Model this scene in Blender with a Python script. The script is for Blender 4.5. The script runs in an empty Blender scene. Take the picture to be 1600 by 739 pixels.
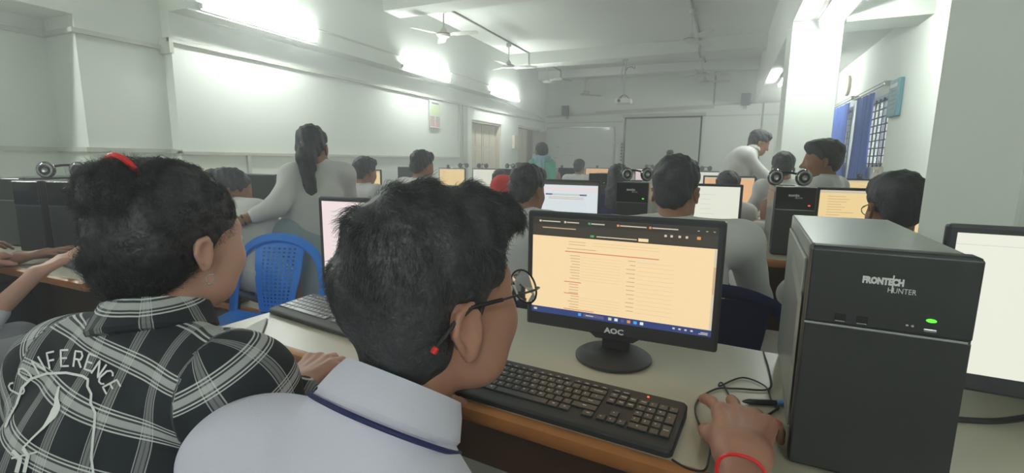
import bpy, math, random
import numpy as np
from mathutils import Vector, Matrix
from mathutils.bvhtree import BVHTree

random.seed(7)
rng = np.random.default_rng(11)
scene = bpy.context.scene
COL = scene.collection
PI = math.pi

# ------------------------------------------------------------ camera, world, exposure
CAM = np.array([0.0, 0.0, 1.22])
AX = np.array([[0.91326399, 0.0747858, -0.40044472],
               [0.40720259, -0.13956053, 0.90261227],
               [0.0116163, -0.98738541, -0.15790858]])      # rows: world axes seen from the lens (right, down, forward)
cam_data = bpy.data.cameras.new('camera')
cam_data.sensor_width = 36.0
cam_data.lens = 747.0 / 1600.0 * 36.0
cam_data.clip_start = 0.02
cam = bpy.data.objects.new('camera', cam_data)
COL.objects.link(cam)
_m = Matrix([[AX[0][0], -AX[0][1], -AX[0][2], 0.0],
             [AX[1][0], -AX[1][1], -AX[1][2], 0.0],
             [AX[2][0], -AX[2][1], -AX[2][2], CAM[2]],
             [0, 0, 0, 1]])
cam.matrix_world = _m
scene.camera = cam

world = bpy.data.worlds.new('daylight')
scene.world = world
world.use_nodes = True
world.node_tree.nodes['Background'].inputs[0].default_value = (0.80, 0.92, 1.0, 1)
world.node_tree.nodes['Background'].inputs[1].default_value = 2.5

_wn = world.node_tree; _vs = _wn.nodes.new('ShaderNodeVolumeScatter')      # thin scatter added throughout to imitate the veil of a smeared lens
_vs.inputs['Density'].default_value = .055; _vs.inputs['Anisotropy'].default_value = .4; _vs.inputs['Color'].default_value = (.95, 1, 1, 1)
_wn.links.new(_vs.outputs[0], _wn.nodes['World Output'].inputs['Volume'])
scene.view_settings.view_transform = 'Standard'
scene.view_settings.look = 'None'
scene.view_settings.gamma = 1.0
scene.view_settings.exposure = 0.0
scene.view_settings.use_curve_mapping = False
scene.cycles.max_bounces = 8
scene.cycles.diffuse_bounces = 5
scene.cycles.use_denoising = True
scene.cycles.sample_clamp_indirect = 6.0

TUBE_POWER = 265.0
TUBE_COL = (0.92, 1.0, 0.955)

# ------------------------------------------------------------ helpers
def V(*a): return np.array(a, float)
def unit(v):
    v = np.asarray(v, float); return v / (np.linalg.norm(v) + 1e-12)
def pix(x, y, d):
    """point seen at photo pixel (x, y) at depth d metres"""
    return AX @ (np.array([x - 800.0, y - 369.5, 747.0]) * d / 747.0) + CAM
def srgb(r, g, b):
    f = lambda c: (c / 255 / 12.92) if c / 255 <= 0.04045 else ((c / 255 + 0.055) / 1.055) ** 2.4
    return (f(r), f(g), f(b), 1.0)

def material(name, col, rough=0.6, metal=0.0, spec=0.5, bump=0.0, scale=60.0, vary=0.0, vscale=3.0, alpha=1.0, emit=None, estr=0.0, trans=0.0, sss=0.0, coat=0.0):
    m = bpy.data.materials.new(name); m.use_nodes = True
    nt = m.node_tree; b = nt.nodes['Principled BSDF']
    b.inputs['Base Color'].default_value = col
    b.inputs['Roughness'].default_value = rough
    b.inputs['Metallic'].default_value = metal
    b.inputs['Specular IOR Level'].default_value = spec
    if coat: b.inputs['Coat Weight'].default_value = coat
    if trans: b.inputs['Transmission Weight'].default_value = trans
    if alpha < 1: b.inputs['Alpha'].default_value = alpha
    if sss:
        b.inputs['Subsurface Weight'].default_value = sss
        b.inputs['Subsurface Radius'].default_value = (0.012, 0.005, 0.003)
    if emit is not None:
        b.inputs['Emission Color'].default_value = emit
        b.inputs['Emission Strength'].default_value = estr
    tc = nt.nodes.new('ShaderNodeTexCoord')
    if bump > 0:
        n = nt.nodes.new('ShaderNodeTexNoise'); n.inputs['Scale'].default_value = scale; n.inputs['Detail'].default_value = 4
        bp = nt.nodes.new('ShaderNodeBump'); bp.inputs['Strength'].default_value = bump; bp.inputs['Distance'].default_value = 0.01
        nt.links.new(tc.outputs['Object'], n.inputs['Vector'])
        nt.links.new(n.outputs['Fac'], bp.inputs['Height']); nt.links.new(bp.outputs['Normal'], b.inputs['Normal'])
    if vary > 0:
        n = nt.nodes.new('ShaderNodeTexNoise'); n.inputs['Scale'].default_value = vscale; n.inputs['Detail'].default_value = 6
        mx = nt.nodes.new('ShaderNodeMix'); mx.data_type = 'RGBA'
        mx.inputs[6].default_value = tuple(c * (1 - vary) for c in col[:3]) + (1,)
        mx.inputs[7].default_value = tuple(min(1, c * (1 + vary)) for c in col[:3]) + (1,)
        nt.links.new(tc.outputs['Object'], n.inputs['Vector'])
        nt.links.new(n.outputs['Fac'], mx.inputs[0]); nt.links.new(mx.outputs[2], b.inputs['Base Color'])
    return m

M = {}
M['wall'] = material('wall_paint', srgb(232, 238, 230), 0.75, bump=0.04, scale=90, vary=0.03, vscale=1.3)
M['ceiling'] = material('ceiling_paint', srgb(222, 226, 219), 0.85, bump=0.03, scale=60, vary=0.04, vscale=0.8)
M['floor'] = material('floor_tiles', srgb(150, 148, 140), 0.35, vary=0.12, vscale=4)
M['trunk'] = material('white_trunking', srgb(196, 199, 188), 0.5, vary=0.06, vscale=6)
M['laminate'] = material('grey_laminate', srgb(194, 189, 172), 0.33, bump=0.015, scale=300, vary=0.05, vscale=9)
M['laminate_edge'] = material('wood_lipping', srgb(171, 112, 66), 0.38, vary=0.28, vscale=14, bump=0.05, scale=40)
M['darkwood'] = material('dark_wood_panel', srgb(92, 68, 56), 0.5, vary=0.25, vscale=9)
M['yellow'] = material('yellow_laminate', srgb(214, 200, 124), 0.5, vary=0.05)
M['steel'] = material('dark_steel', srgb(60, 60, 62), 0.45, metal=0.6)
M['black'] = material('black_plastic', srgb(46, 47, 50), 0.38, bump=0.02, scale=500)
M['black_rough'] = material('matte_black_plastic', srgb(42, 43, 46), 0.55, bump=0.03, scale=600)
M['bezel'] = material('monitor_bezel', srgb(52, 54, 60), 0.35)
M['gloss'] = material('glossy_black', srgb(34, 35, 38), 0.12)
M['case'] = material('computer_case_steel', srgb(156, 158, 154), 0.27, metal=0.15, bump=0.015, scale=400, vary=0.06, vscale=7)
M['case_dark'] = material('black_case_steel', srgb(50, 52, 54), 0.5)
M['silver'] = material('silver_plastic', srgb(190, 192, 196), 0.25, metal=0.7)
M['white'] = material('white_plastic', srgb(226, 226, 220), 0.4)
M['cream'] = material('cream_plastic', srgb(222, 216, 192), 0.45)
M['legend'] = material('printed_white', srgb(235, 235, 235), 0.5)
M['key'] = material('key_plastic', srgb(44, 46, 50), 0.32, bump=0.01, scale=700)
M['keygrey'] = material('grey_key_plastic', srgb(96, 100, 100), 0.3)  # paler grey than the other keys
M['cable'] = material('cable_rubber', srgb(40, 40, 44), 0.45)
M['blue_plastic'] = material('blue_chair_plastic', srgb(52, 142, 250), 0.28, vary=0.06, vscale=5)
M['navy'] = material('navy_cloth', srgb(30, 36, 84), 0.8, bump=0.1, scale=200)
M['curtain'] = material('blue_curtain', srgb(82, 112, 188), 0.85, bump=0.1, scale=150, vary=0.1, vscale=8)
M['led_green'] = material('green_led', srgb(60, 220, 40), 0.4, emit=(0.08, 0.9, 0.03, 1), estr=2.2)
M['led_red'] = material('red_led', srgb(240, 60, 20), 0.4, emit=(1.0, 0.08, 0.02, 1), estr=3.0)
M['tube'] = material('tube_light', srgb(250, 255, 255), 0.4, emit=TUBE_COL + (1,), estr=TUBE_POWER)
M['glass'] = material('clear_glass', (1, 1, 1, 1), 0.02, trans=1.0)
M['whiteboard'] = material('whiteboard_enamel', srgb(226, 231, 229), 0.10, vary=0.03, vscale=2)
M['screen_cloth'] = material('projection_cloth', srgb(200, 206, 198), 0.8)
M['aluminium'] = material('aluminium', srgb(176, 178, 176), 0.35, metal=0.8)
M['pipe'] = material('grey_conduit', srgb(150, 152, 144), 0.5)
M['fanwhite'] = material('fan_enamel', srgb(196, 198, 184), 0.35)
M['fanbrown'] = material('fan_dark_ring', srgb(120, 116, 104), 0.4)
M['shirt_white'] = material('white_shirt_cotton', srgb(220, 217, 234), 0.85, bump=0.12, scale=420, vary=0.02, vscale=5)
M['shirt_bg'] = material('white_uniform_cotton', srgb(214, 213, 212), 0.85, bump=0.1, scale=120, vary=0.04, vscale=6)
M['jean_grey'] = material('grey_blue_skirt', srgb(146, 160, 168), 0.85, bump=0.1, scale=200, vary=0.08, vscale=6)
M['trouser'] = material('dark_trousers', srgb(46, 50, 66), 0.85, bump=0.1, scale=250)
M['trouser_grey'] = material('pale_grey_trousers', srgb(140, 142, 150), 0.85, bump=0.1, scale=250)
M['skin_boy'] = material('skin_warm', srgb(170, 122, 104), 0.5, sss=0.12, bump=0.04, scale=180, vary=0.06, vscale=9)
M['skin_girl'] = material('skin_light', srgb(204, 158, 140), 0.5, sss=0.12, bump=0.03, scale=180, vary=0.05, vscale=9)
M['skin_bg'] = material('skin_brown', srgb(150, 108, 88), 0.55, vary=0.05, vscale=9)
M['hair'] = material('black_hair', srgb(52, 52, 56), 0.5, bump=0.5, scale=90, vary=0.15, vscale=30)
M['hair_strand'] = material('black_hair_strand', srgb(50, 50, 54), 0.38, spec=0.6)
M['hair_bg'] = material('dark_hair_mass', srgb(62, 63, 68), 0.6, bump=0.6, scale=60, vary=0.15, vscale=25)
M['red'] = material('red_plastic', srgb(220, 40, 40), 0.35)
M['redcloth'] = material('red_patterned_cloth', srgb(208, 62, 68), 0.8, vary=0.35, vscale=70)
M['green_cloth'] = material('green_cloth', srgb(98, 160, 142), 0.85, vary=0.12, vscale=10)
M['pale_cloth'] = material('pale_blue_cloth', srgb(140, 170, 178), 0.85, vary=0.2, vscale=30)
M['gold'] = material('gold', srgb(214, 170, 80), 0.25, metal=1.0)
M['eye'] = material('eye_white', srgb(225, 220, 215), 0.2)
M['iris'] = material('dark_iris', srgb(30, 20, 16), 0.15)
M['paper'] = material('printed_paper', srgb(226, 228, 224), 0.7)
M['sign_blue'] = material('teal_sign', srgb(96, 146, 160), 0.5)
M['sign_green'] = material('pale_green_print', srgb(196, 212, 170), 0.6)
M['sign_red'] = material('red_print', srgb(206, 110, 100), 0.6)
M['ink'] = material('grey_ink', srgb(110, 120, 118), 0.6)
M['brownbottle'] = material('bottle_brown', srgb(128, 106, 96), 0.5)
M['door_paint'] = material('cream_door_paint', srgb(212, 205, 188), 0.5, vary=0.04)
M['corridor'] = material('corridor_shade_grey', srgb(150, 150, 140), 0.8)  # grey stands in for the darkness beyond the door openings
M['lens_glass'] = material('spectacle_lens', (1, 1, 1, 1), 0.02, trans=1.0)
M['dark_red_trim'] = material('maroon_lipping', srgb(122, 62, 52), 0.4, vary=0.2, vscale=12)

def emis(name, col, s=1.0):
    return material(name, (0.02, 0.02, 0.02, 1), 0.3, emit=col, estr=s)
M['s_orange'] = emis('screen_warm_page', srgb(252, 222, 172), 1.0)
M['s_orange2'] = emis('screen_deep_orange', srgb(244, 192, 138), 1.0)
M['s_yellow'] = emis('screen_yellow_page', srgb(250, 222, 160), 1.0)
M['s_white'] = emis('screen_white_page', srgb(226, 236, 240), 1.0)
M['s_cream'] = emis('screen_cream_page', srgb(238, 240, 224), 1.0)
M['s_dark'] = emis('screen_dark_bar', srgb(60, 56, 48), 1.0)
M['s_bar'] = emis('screen_tab_bar', srgb(48, 46, 44), 1.0)
M['s_task'] = emis('screen_task_bar', srgb(48, 66, 120), 1.0)
M['s_text'] = emis('screen_text', srgb(206, 172, 134), 1.0)
M['s_red'] = emis('screen_red_text', srgb(216, 130, 96), 1.0)
M['s_grey'] = emis('screen_grey_text', srgb(206, 214, 208), 1.0)
M['s_light'] = emis('screen_light_text', srgb(214, 204, 180), 1.0)
M['s_green'] = emis('screen_green_icon', srgb(70, 170, 110), 1.0)
M['s_or'] = emis('screen_orange_icon', srgb(230, 150, 70), 1.0)
M['s_blue'] = emis('screen_blue_icon', srgb(80, 170, 230), 1.0)
M['s_head'] = emis('screen_header_band', srgb(90, 90, 130), 1.0)
M['s_pink'] = emis('screen_pink_band', srgb(246, 226, 226), 1.0)

class MB:
    """collects shapes, one mesh"""
    def __init__(s): s.v = []; s.f = []; s.mi = []; s.mats = []
    def slot(s, m):
        if m not in s.mats: s.mats.append(m)
        return s.mats.index(m)
    def add(s, verts, faces, mat, X=None):
        o = len(s.v); i = s.slot(mat)
        for p in verts:
            p = np.asarray(p, float)
            if X is not None: p = X(p)
            s.v.append(tuple(p))
        for f in faces: s.f.append(tuple(a + o for a in f)); s.mi.append(i)
    def box(s, lo, hi, mat, X=None, bev=0.0):
        (x0, y0, z0), (x1, y1, z1) = lo, hi
        if bev <= 0:
            vs = [(x0, y0, z0), (x1, y0, z0), (x1, y1, z0), (x0, y1, z0), (x0, y0, z1), (x1, y0, z1), (x1, y1, z1), (x0, y1, z1)]
            fs = [(3, 2, 1, 0), (4, 5, 6, 7), (0, 1, 5, 4), (1, 2, 6, 5), (2, 3, 7, 6), (3, 0, 4, 7)]
            s.add(vs, fs, mat, X); return
        # bevelled box: three inset rings
        b = min(bev, (x1 - x0) / 2.01, (y1 - y0) / 2.01, (z1 - z0) / 2.01)
        def ring(i, z):
            r = []
            for cx, cy, a0 in ((x1 - b, y1 - b, 0), (x0 + b, y1 - b, 1), (x0 + b, y0 + b, 2), (x1 - b, y0 + b, 3)):
                for k in range(3):
                    a = (a0 + k / 2) * PI / 2
                    r.append((cx + math.cos(a) * (b - i), cy + math.sin(a) * (b - i), z))
            return r
        h = b * 0.3
        rings = [ring(b * 0.99, z0), ring(h, z0 + h), ring(0, z0 + b), ring(0, z1 - b), ring(h, z1 - h), ring(b * 0.99, z1)]
        s.loft(rings, mat, X, cap=True)
    def loft(s, rings, mat, X=None, cap=True, close=True):
        n = len(rings[0]); vs = [p for r in rings for p in r]; fs = []
        for i in range(len(rings) - 1):
            for j in range(n if close else n - 1):
                k = (j + 1) % n
                fs.append((i * n + j, i * n + k, (i + 1) * n + k, (i + 1) * n + j))
        if cap and close:
            fs.append(tuple(reversed(range(n)))); fs.append(tuple((len(rings) - 1) * n + j for j in range(n)))
        s.add(vs, fs, mat, X)
    def lathe(s, prof, mat, n=24, X=None, c=(0, 0, 0), cap=True):
        rings = [[(c[0] + r * math.cos(2 * PI * k / n), c[1] + r * math.sin(2 * PI * k / n), c[2] + z) for k in range(n)] for r, z in prof]
        s.loft(rings, mat, X, cap)
    def tube(s, pts, r, mat, n=8, X=None, cap=True):
        pts = [np.asarray(p, float) for p in pts]; rings = []
        prev = None
        for i, p in enumerate(pts):
            t = unit(pts[min(i + 1, len(pts) - 1)] - pts[max(i - 1, 0)])
            if prev is None:
                a = V(0, 0, 1) if abs(t[2]) < 0.9 else V(1, 0, 0)
                u = unit(np.cross(t, a))
            else: u = unit(prev - t * (prev @ t))
            prev = u; w = np.cross(t, u)
            rr = r[i] if hasattr(r, '__len__') else r
            rings.append([tuple(p + rr * (math.cos(2 * PI * k / n) * u + math.sin(2 * PI * k / n) * w)) for k in range(n)])
        s.loft(rings, mat, X, cap)
    def prism(s, outline, y0, y1, mat, X=None):
        """outline in x,z ; extruded in y"""
        s.loft([[(x, y0, z) for x, z in outline], [(x, y1, z) for x, z in outline]], mat, X)
    def build(s, name, parent=None, smooth=False, origin=None, bevel=0.0):
        me = bpy.data.meshes.new(name)
        vs = np.array(s.v, float)
        if origin is not None: vs = vs - np.asarray(origin, float)
        me.from_pydata([tuple(p) for p in vs], [], s.f)
        for m in s.mats: me.materials.append(m)
        me.polygons.foreach_set('material_index', s.mi)
        if smooth: me.polygons.foreach_set('use_smooth', [True] * len(me.polygons))
        me.update()
        import bmesh
        bm = bmesh.new(); bm.from_mesh(me); bmesh.ops.recalc_face_normals(bm, faces=bm.faces); bm.to_mesh(me); bm.free()
        if smooth: me.set_sharp_from_angle(angle=0.7)
        o = bpy.data.objects.new(name, me); COL.objects.link(o)
        if origin is not None: o.location = origin
        if parent is not None: o.parent = parent
        if bevel:
            b = o.modifiers.new('soften', 'BEVEL'); b.width = bevel; b.segments = 2; b.limit_method = 'ANGLE'
        return o

def tag(o, label=None, cat=None, group=None, kind=None):
    if label: o['label'] = label
    if cat: o['category'] = cat
    if group: o['group'] = group
    if kind: o['kind'] = kind
    return o
def empty(name, loc, label, cat, rz=0.0, group=None):
    o = bpy.data.objects.new(name, None); COL.objects.link(o); o.empty_display_size = 0.05
    o.location = loc; o.rotation_euler = (0, 0, rz)
    return tag(o, label, cat, group)
def copy_tree(o, parent=None):
    c = o.copy(); COL.objects.link(c)
    c.parent = parent
    for ch in list(o.children): copy_tree(ch, c)
    return c
def structure(mb, name, **k):
    return tag(mb.build(name, **k), kind='structure')

_txt = {}
def text_mesh(s, size=1.0, bold=0.0, extrude=0.0):
    key = (s, size, bold, extrude)
    if key in _txt: return _txt[key]
    cu = bpy.data.curves.new('glyph', 'FONT'); cu.body = s; cu.size = size; cu.align_x = 'CENTER'; cu.align_y = 'CENTER'
    cu.offset = bold; cu.extrude = extrude; cu.resolution_u = 2
    ob = bpy.data.objects.new('glyph', cu); COL.objects.link(ob)
    dg = bpy.context.evaluated_depsgraph_get(); dg.update()
    me = bpy.data.meshes.new_from_object(ob.evaluated_get(dg))
    r = ([tuple(v.co) for v in me.vertices], [tuple(p.vertices) for p in me.polygons])
    bpy.data.objects.remove(ob); bpy.data.curves.remove(cu); bpy.data.meshes.remove(me)
    _txt[key] = r
    return r

# ------------------------------------------------------------ smooth body modelling (distance fields turned into one skin)
class Prim:
    def __init__(s, kind, c, rad, data, op='u', k=0.02): s.kind = kind; s.c = np.asarray(c, float); s.rad = rad; s.data = data; s.op = op; s.k = k
    def ev(s, P):
        if s.kind == 'rc':
            a, b, ra, rb = s.data; ab = b - a
            t = np.clip(((P - a) @ ab) / (ab @ ab + 1e-12), 0, 1)
            return np.linalg.norm(P - a - t[:, None] * ab, axis=1) - (ra + (rb - ra) * t)
        if s.kind == 'el':
            c, r, R = s.data; q = (P - c) @ R
            k0 = np.linalg.norm(q / r, axis=1); k1 = np.linalg.norm(q / (r * r), axis=1)
            return k0 * (k0 - 1) / (k1 + 1e-9)
        if s.kind == 'bx':
            c, r, R = s.data; q = np.abs((P - c) @ R) - r
            return np.linalg.norm(np.maximum(q, 0), axis=1) + np.minimum(q.max(axis=1), 0)
def rc(a, b, ra, rb=None, k=0.02, op='u'):
    a = np.asarray(a, float); b = np.asarray(b, float); rb = ra if rb is None else rb
    return Prim('rc', (a + b) / 2, np.linalg.norm(a - b) / 2 + max(ra, rb), (a, b, ra, rb), op, k)
def el(c, r, R=None, k=0.02, op='u'):
    R = np.eye(3) if R is None else R
    return Prim('el', c, max(r), (np.asarray(c, float), np.asarray(r, float), R), op, k)
def bx(c, r, R=None, k=0.004, op='u'):
    R = np.eye(3) if R is None else R
    return Prim('bx', c, float(np.linalg.norm(r)), (np.asarray(c, float), np.asarray(r, float), R), op, k)
def xf(prims, o, R, s=1.0):
    """place prims given in a local frame: columns of R are the local axes in the world"""
    out = []
    for p in prims:
        if p.kind == 'rc':
            a, b, ra, rb = p.data; out.append(rc(o + R @ a * s, o + R @ b * s, ra * s, rb * s, p.k * s, p.op))
        else:
            c, r, Q = p.data
            out.append(Prim(p.kind, o + R @ c * s, p.rad * s, (o + R @ c * s, r * s, R @ Q), p.op, p.k * s))
    return out
def field(prims, P, noise=None, cull=None):
    d = np.full(len(P), 1e3)
    for p in prims:
        if cull is not None:
            c, rr = cull
            if np.linalg.norm(p.c - c) - p.rad > rr + p.k + 0.03: continue
        e = p.ev(P)
        if p.op == 'u':
            h = np.maximum(p.k - np.abs(d - e), 0) / p.k
            d = np.minimum(d, e) - h * h * p.k * 0.25
        else:
            e = -e
            h = np.maximum(p.k - np.abs(d - e), 0) / p.k
            d = np.maximum(d, e) + h * h * p.k * 0.25
    if noise is not None: d = d + noise(P)
    return d
def skin(prims, h, noise=None, pad=0.012):
    us = [p for p in prims if p.op == 'u']
    lo = np.min([p.c - p.rad for p in us], axis=0) - pad; hi = np.max([p.c + p.rad for p in us], axis=0) + pad
    B = 8
    nb = np.ceil((hi - lo) / (h * B)).astype(int)
    n = nb * B + 1
    F = np.full(n, 1.0, np.float32)
    g = np.stack(np.meshgrid(*[np.arange(k) for k in nb], indexing='ij'), -1).reshape(-1, 3)
    cen = lo + (g + 0.5) * B * h
    half = B * h * 0.5 * math.sqrt(3)
    cd = field(prims, cen)
    sel = np.abs(cd) < half * 1.5 + 0.012
    for q in np.nonzero(~sel & (cd < 0))[0]:
        i, j, k = g[q] * B; F[i:i + B + 1, j:j + B + 1, k:k + B + 1] = -1.0
    ar = np.arange(B + 1) * h
    loc = np.stack(np.meshgrid(ar, ar, ar, indexing='ij'), -1).reshape(-1, 3)
    for q in np.nonzero(sel)[0]:
        i, j, k = g[q] * B
        P = lo + g[q] * B * h + loc
        F[i:i + B + 1, j:j + B + 1, k:k + B + 1] = field(prims, P, noise, (cen[q], half)).reshape(B + 1, B + 1, B + 1)
    # surface nets
    S = F < 0
    cor = [(a, b, c) for a in (0, 1) for b in (0, 1) for c in (0, 1)]
    def view(A, o): return A[o[0]:A.shape[0] - 1 + o[0], o[1]:A.shape[1] - 1 + o[1], o[2]:A.shape[2] - 1 + o[2]]
    cnt = sum(view(S, o).astype(np.int8) for o in cor)
    act = (cnt > 0) & (cnt < 8)
    idx = np.argwhere(act)
    vals = {o: view(F, o)[act] for o in cor}
    acc = np.zeros((len(idx), 3)); num = np.zeros(len(idx))
    for a in cor:
        for ax in range(3):
            if a[ax]: continue
            b = list(a); b[ax] = 1; b = tuple(b)
            fa, fb = vals[a], vals[b]; cr = (fa < 0) != (fb < 0)
            t = np.where(cr, fa / np.where(cr, fa - fb, 1), 0)
            p = np.array(a, float)[None] + t[:, None] * (np.array(b) - np.array(a))[None]
            acc += p * cr[:, None]; num += cr
    verts = lo + (idx + acc / num[:, None]) * h
    vid = np.full(act.shape, -1, np.int64); vid[act] = np.arange(len(idx))
    faces = []
    for ax in range(3):
        u, w = (ax + 1) % 3, (ax + 2) % 3
        s0 = [slice(None)] * 3; s1 = [slice(None)] * 3
        s0[ax] = slice(0, -1); s1[ax] = slice(1, None)
        A, Bb = S[tuple(s0)], S[tuple(s1)]
        e = np.argwhere(A != Bb)
        ok = (e[:, u] > 0) & (e[:, w] > 0) & (e[:, u] < act.shape[u]) & (e[:, w] < act.shape[w])
        e = e[ok]
        inside = A[tuple(e.T)]
        q = []
        for du, dw in ((1, 1), (0, 1), (0, 0), (1, 0)):
            c = e.copy(); c[:, u] -= du; c[:, w] -= dw; q.append(vid[tuple(c.T)])
        q = np.stack(q, 1)
        q[~inside] = q[~inside][:, ::-1]
        faces.append(q)
    faces = np.concatenate(faces)
    return verts, faces
def skin_obj(name, prims, h, mat, parent=None, origin=(0, 0, 0), noise=None, keep=None):
    verts, faces = skin(prims, h, noise)
    me = bpy.data.meshes.new(name)
    vs = verts - np.asarray(origin, float)
    me.vertices.add(len(vs)); me.vertices.foreach_set('co', vs.astype(np.float32).ravel())
    me.loops.add(len(faces) * 4); me.loops.foreach_set('vertex_index', faces.astype(np.int32).ravel())
    me.polygons.add(len(faces)); me.polygons.foreach_set('loop_start', (np.arange(len(faces)) * 4).astype(np.int32))
    me.polygons.foreach_set('use_smooth', np.ones(len(faces), bool))
    me.update(calc_edges=True); me.validate()
    me.materials.append(mat)
    o = bpy.data.objects.new(name, me); COL.objects.link(o); o.location = origin
    if parent is not None:
        o.parent = parent; o.location = (0, 0, 0)
    return o, verts, faces

# ------------------------------------------------------------ the human figure
def basis(f, up=(0, 0, 1)):
    f = unit(f); r = unit(np.cross(f, up)); u = np.cross(r, f)
    return np.stack([r, f, u], 1)
def rotm(ax, a): return np.array(Matrix.Rotation(a, 3, Vector(ax)))
def head_frame(yaw, pitch=0.0, roll=0.0):
    """yaw: compass angle of the face, 0 = +y, positive turns to +x; pitch up positive"""
    f = V(math.sin(yaw) * math.cos(pitch), math.cos(yaw) * math.cos(pitch), math.sin(pitch))
    B = basis(f)
    return B @ rotm((0, 1, 0), roll)
def head_prims(ear=1.0):
    L = [el((0, -0.012, 0.035), (0.073, 0.093, 0.082)),
         el((0, 0.030, -0.020), (0.062, 0.062, 0.085), k=0.03),
         rc((-0.035, 0.035, -0.080), (0.035, 0.035, -0.080), 0.028, k=0.04),
         el((0, 0.068, -0.098), (0.022, 0.018, 0.016), k=0.03),
         rc((-0.030, 0.072, 0.012), (0.030, 0.072, 0.012), 0.014, k=0.02),
         el((-0.038, 0.060, -0.035), (0.022, 0.024, 0.024), k=0.03),
         el((0.038, 0.060, -0.035), (0.022, 0.024, 0.024), k=0.03)]
    L += [el((sx * 0.031, 0.099, -0.006), (0.017, 0.014, 0.012), op='s', k=0.015) for sx in (-1, 1)]
    L += [rc((0, 0.086, 0.004), (0, 0.110, -0.038), 0.007, 0.011, k=0.014),
          el((-0.011, 0.100, -0.042), (0.009, 0.010, 0.008), k=0.008), el((0.011, 0.100, -0.042), (0.009, 0.010, 0.008), k=0.008),
          el((0, 0.090, -0.068), (0.024, 0.010, 0.006), k=0.006), el((0, 0.088, -0.077), (0.021, 0.010, 0.007), k=0.006)]
    for sx in (-1, 1):
        R = rotm((0, 0, 1), sx * -0.35) @ rotm((1, 0, 0), 0.15)
        c = V(sx * 0.078, -0.014, -0.016)
        e_ = ear
        L += [el(c, V(0.0065, 0.018, 0.030) * e_, R, k=0.008),
              el(c + V(sx * 0.001, 0.002, -0.027) * e_, V(0.006, 0.009, 0.010) * e_, R, k=0.006),
              rc(c + V(sx * 0.006, -0.013, 0.020) * e_, c + V(sx * 0.006, -0.018, 0.000) * e_, 0.0042, k=0.003),
              rc(c + V(sx * 0.006, -0.018, 0.000) * e_, c + V(sx * 0.005, -0.009, -0.020) * e_, 0.0040, k=0.003),
              rc(c + V(sx * 0.006, -0.013, 0.020) * e_, c + V(sx * 0.005, 0.004, 0.027) * e_, 0.0042, k=0.003),
              rc(c + V(sx * 0.005, 0.004, 0.027) * e_, c + V(sx * 0.004, 0.013, 0.014) * e_, 0.0040, k=0.003),
              el(c + V(sx * 0.009, -0.001, 0.002) * e_, V(0.007, 0.010, 0.017) * e_, R, op='s', k=0.004)]
    return L
def hand_prims(side, curl=(0.35, 0.4, 0.45, 0.5), spread=1.0, thumb=0.5, s=1.0):
    """wrist at origin, fingers along +y, back of the hand +z; side=+1: thumb towards -x (right hand), -1: left hand"""
    L = []
    mx = [-0.030, -0.010, 0.011, 0.030]; my = [0.088, 0.094, 0.090, 0.080]
    ln = [(0.042, 0.025, 0.020), (0.047, 0.028, 0.021), (0.043, 0.026, 0.020), (0.033, 0.019, 0.018)]
    for i in range(4):
        L.append(rc((mx[i] * 0.55 * side, 0.0, 0), (mx[i] * side, my[i], 0), 0.0145, 0.0125, k=0.016))
    L.append(rc((-0.010 * side, 0.0, 0), (0.010 * side, 0, 0), 0.021, k=0.02))
    for i in range(4):
        p = V(mx[i] * side, my[i], 0.001); a = curl[i] * 0.7
        sp = (i - 1.4) * 0.10 * spread * side
        r = [0.0095, 0.0088, 0.008, 0.0068] if i < 3 else [0.0085, 0.0078, 0.0070, 0.006]
        for j in range(3):
            d = V(math.sin(sp) * math.cos(a), math.cos(sp) * math.cos(a), -math.sin(a))
            q = p + d * ln[i][j]
            L.append(rc(p, q, r[j], r[j + 1], k=0.004 if j else 0.008))
            p = q; a += curl[i] * (1.0 if j == 0 else 0.7)
    L += [el((mx[i] * side, my[i] - .002, .0095), (.0085, .010, .006), k=.008) for i in range(4)]
    L += [rc((mx[i] * .6 * side, .03, .0125), (mx[i] * side, my[i], .0115), .0022, .0035, k=.008) for i in range(4)]
    p = V(-0.020 * side, 0.018, -0.006)
    ang = 0.75 - 0.3 * thumb
    for j, (l, r0, r1) in enumerate(((0.042, 0.016, 0.012), (0.034, 0.0115, 0.0105), (0.026, 0.0105, 0.008))):
        d = unit(V(-math.sin(ang) * side, math.cos(ang), -0.25 - 0.25 * thumb * j))
        q = p + d * l; L.append(rc(p, q, r0, r1, k=0.012 if j == 0 else 0.005)); p = q; ang -= 0.35 * thumb
    return L
def elbow(sh, wr, l1, l2, pole):
    d = wr - sh; L = np.linalg.norm(d); L2 = min(L, (l1 + l2) * 0.999); d = d / L
    wr = sh + d * L2
    a = (l1 * l1 - l2 * l2 + L2 * L2) / (2 * L2); h = math.sqrt(max(l1 * l1 - a * a, 0))
    p = np.asarray(pole, float); p = unit(p - d * (p @ d))
    return sh + d * a + p * h, wr
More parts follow.
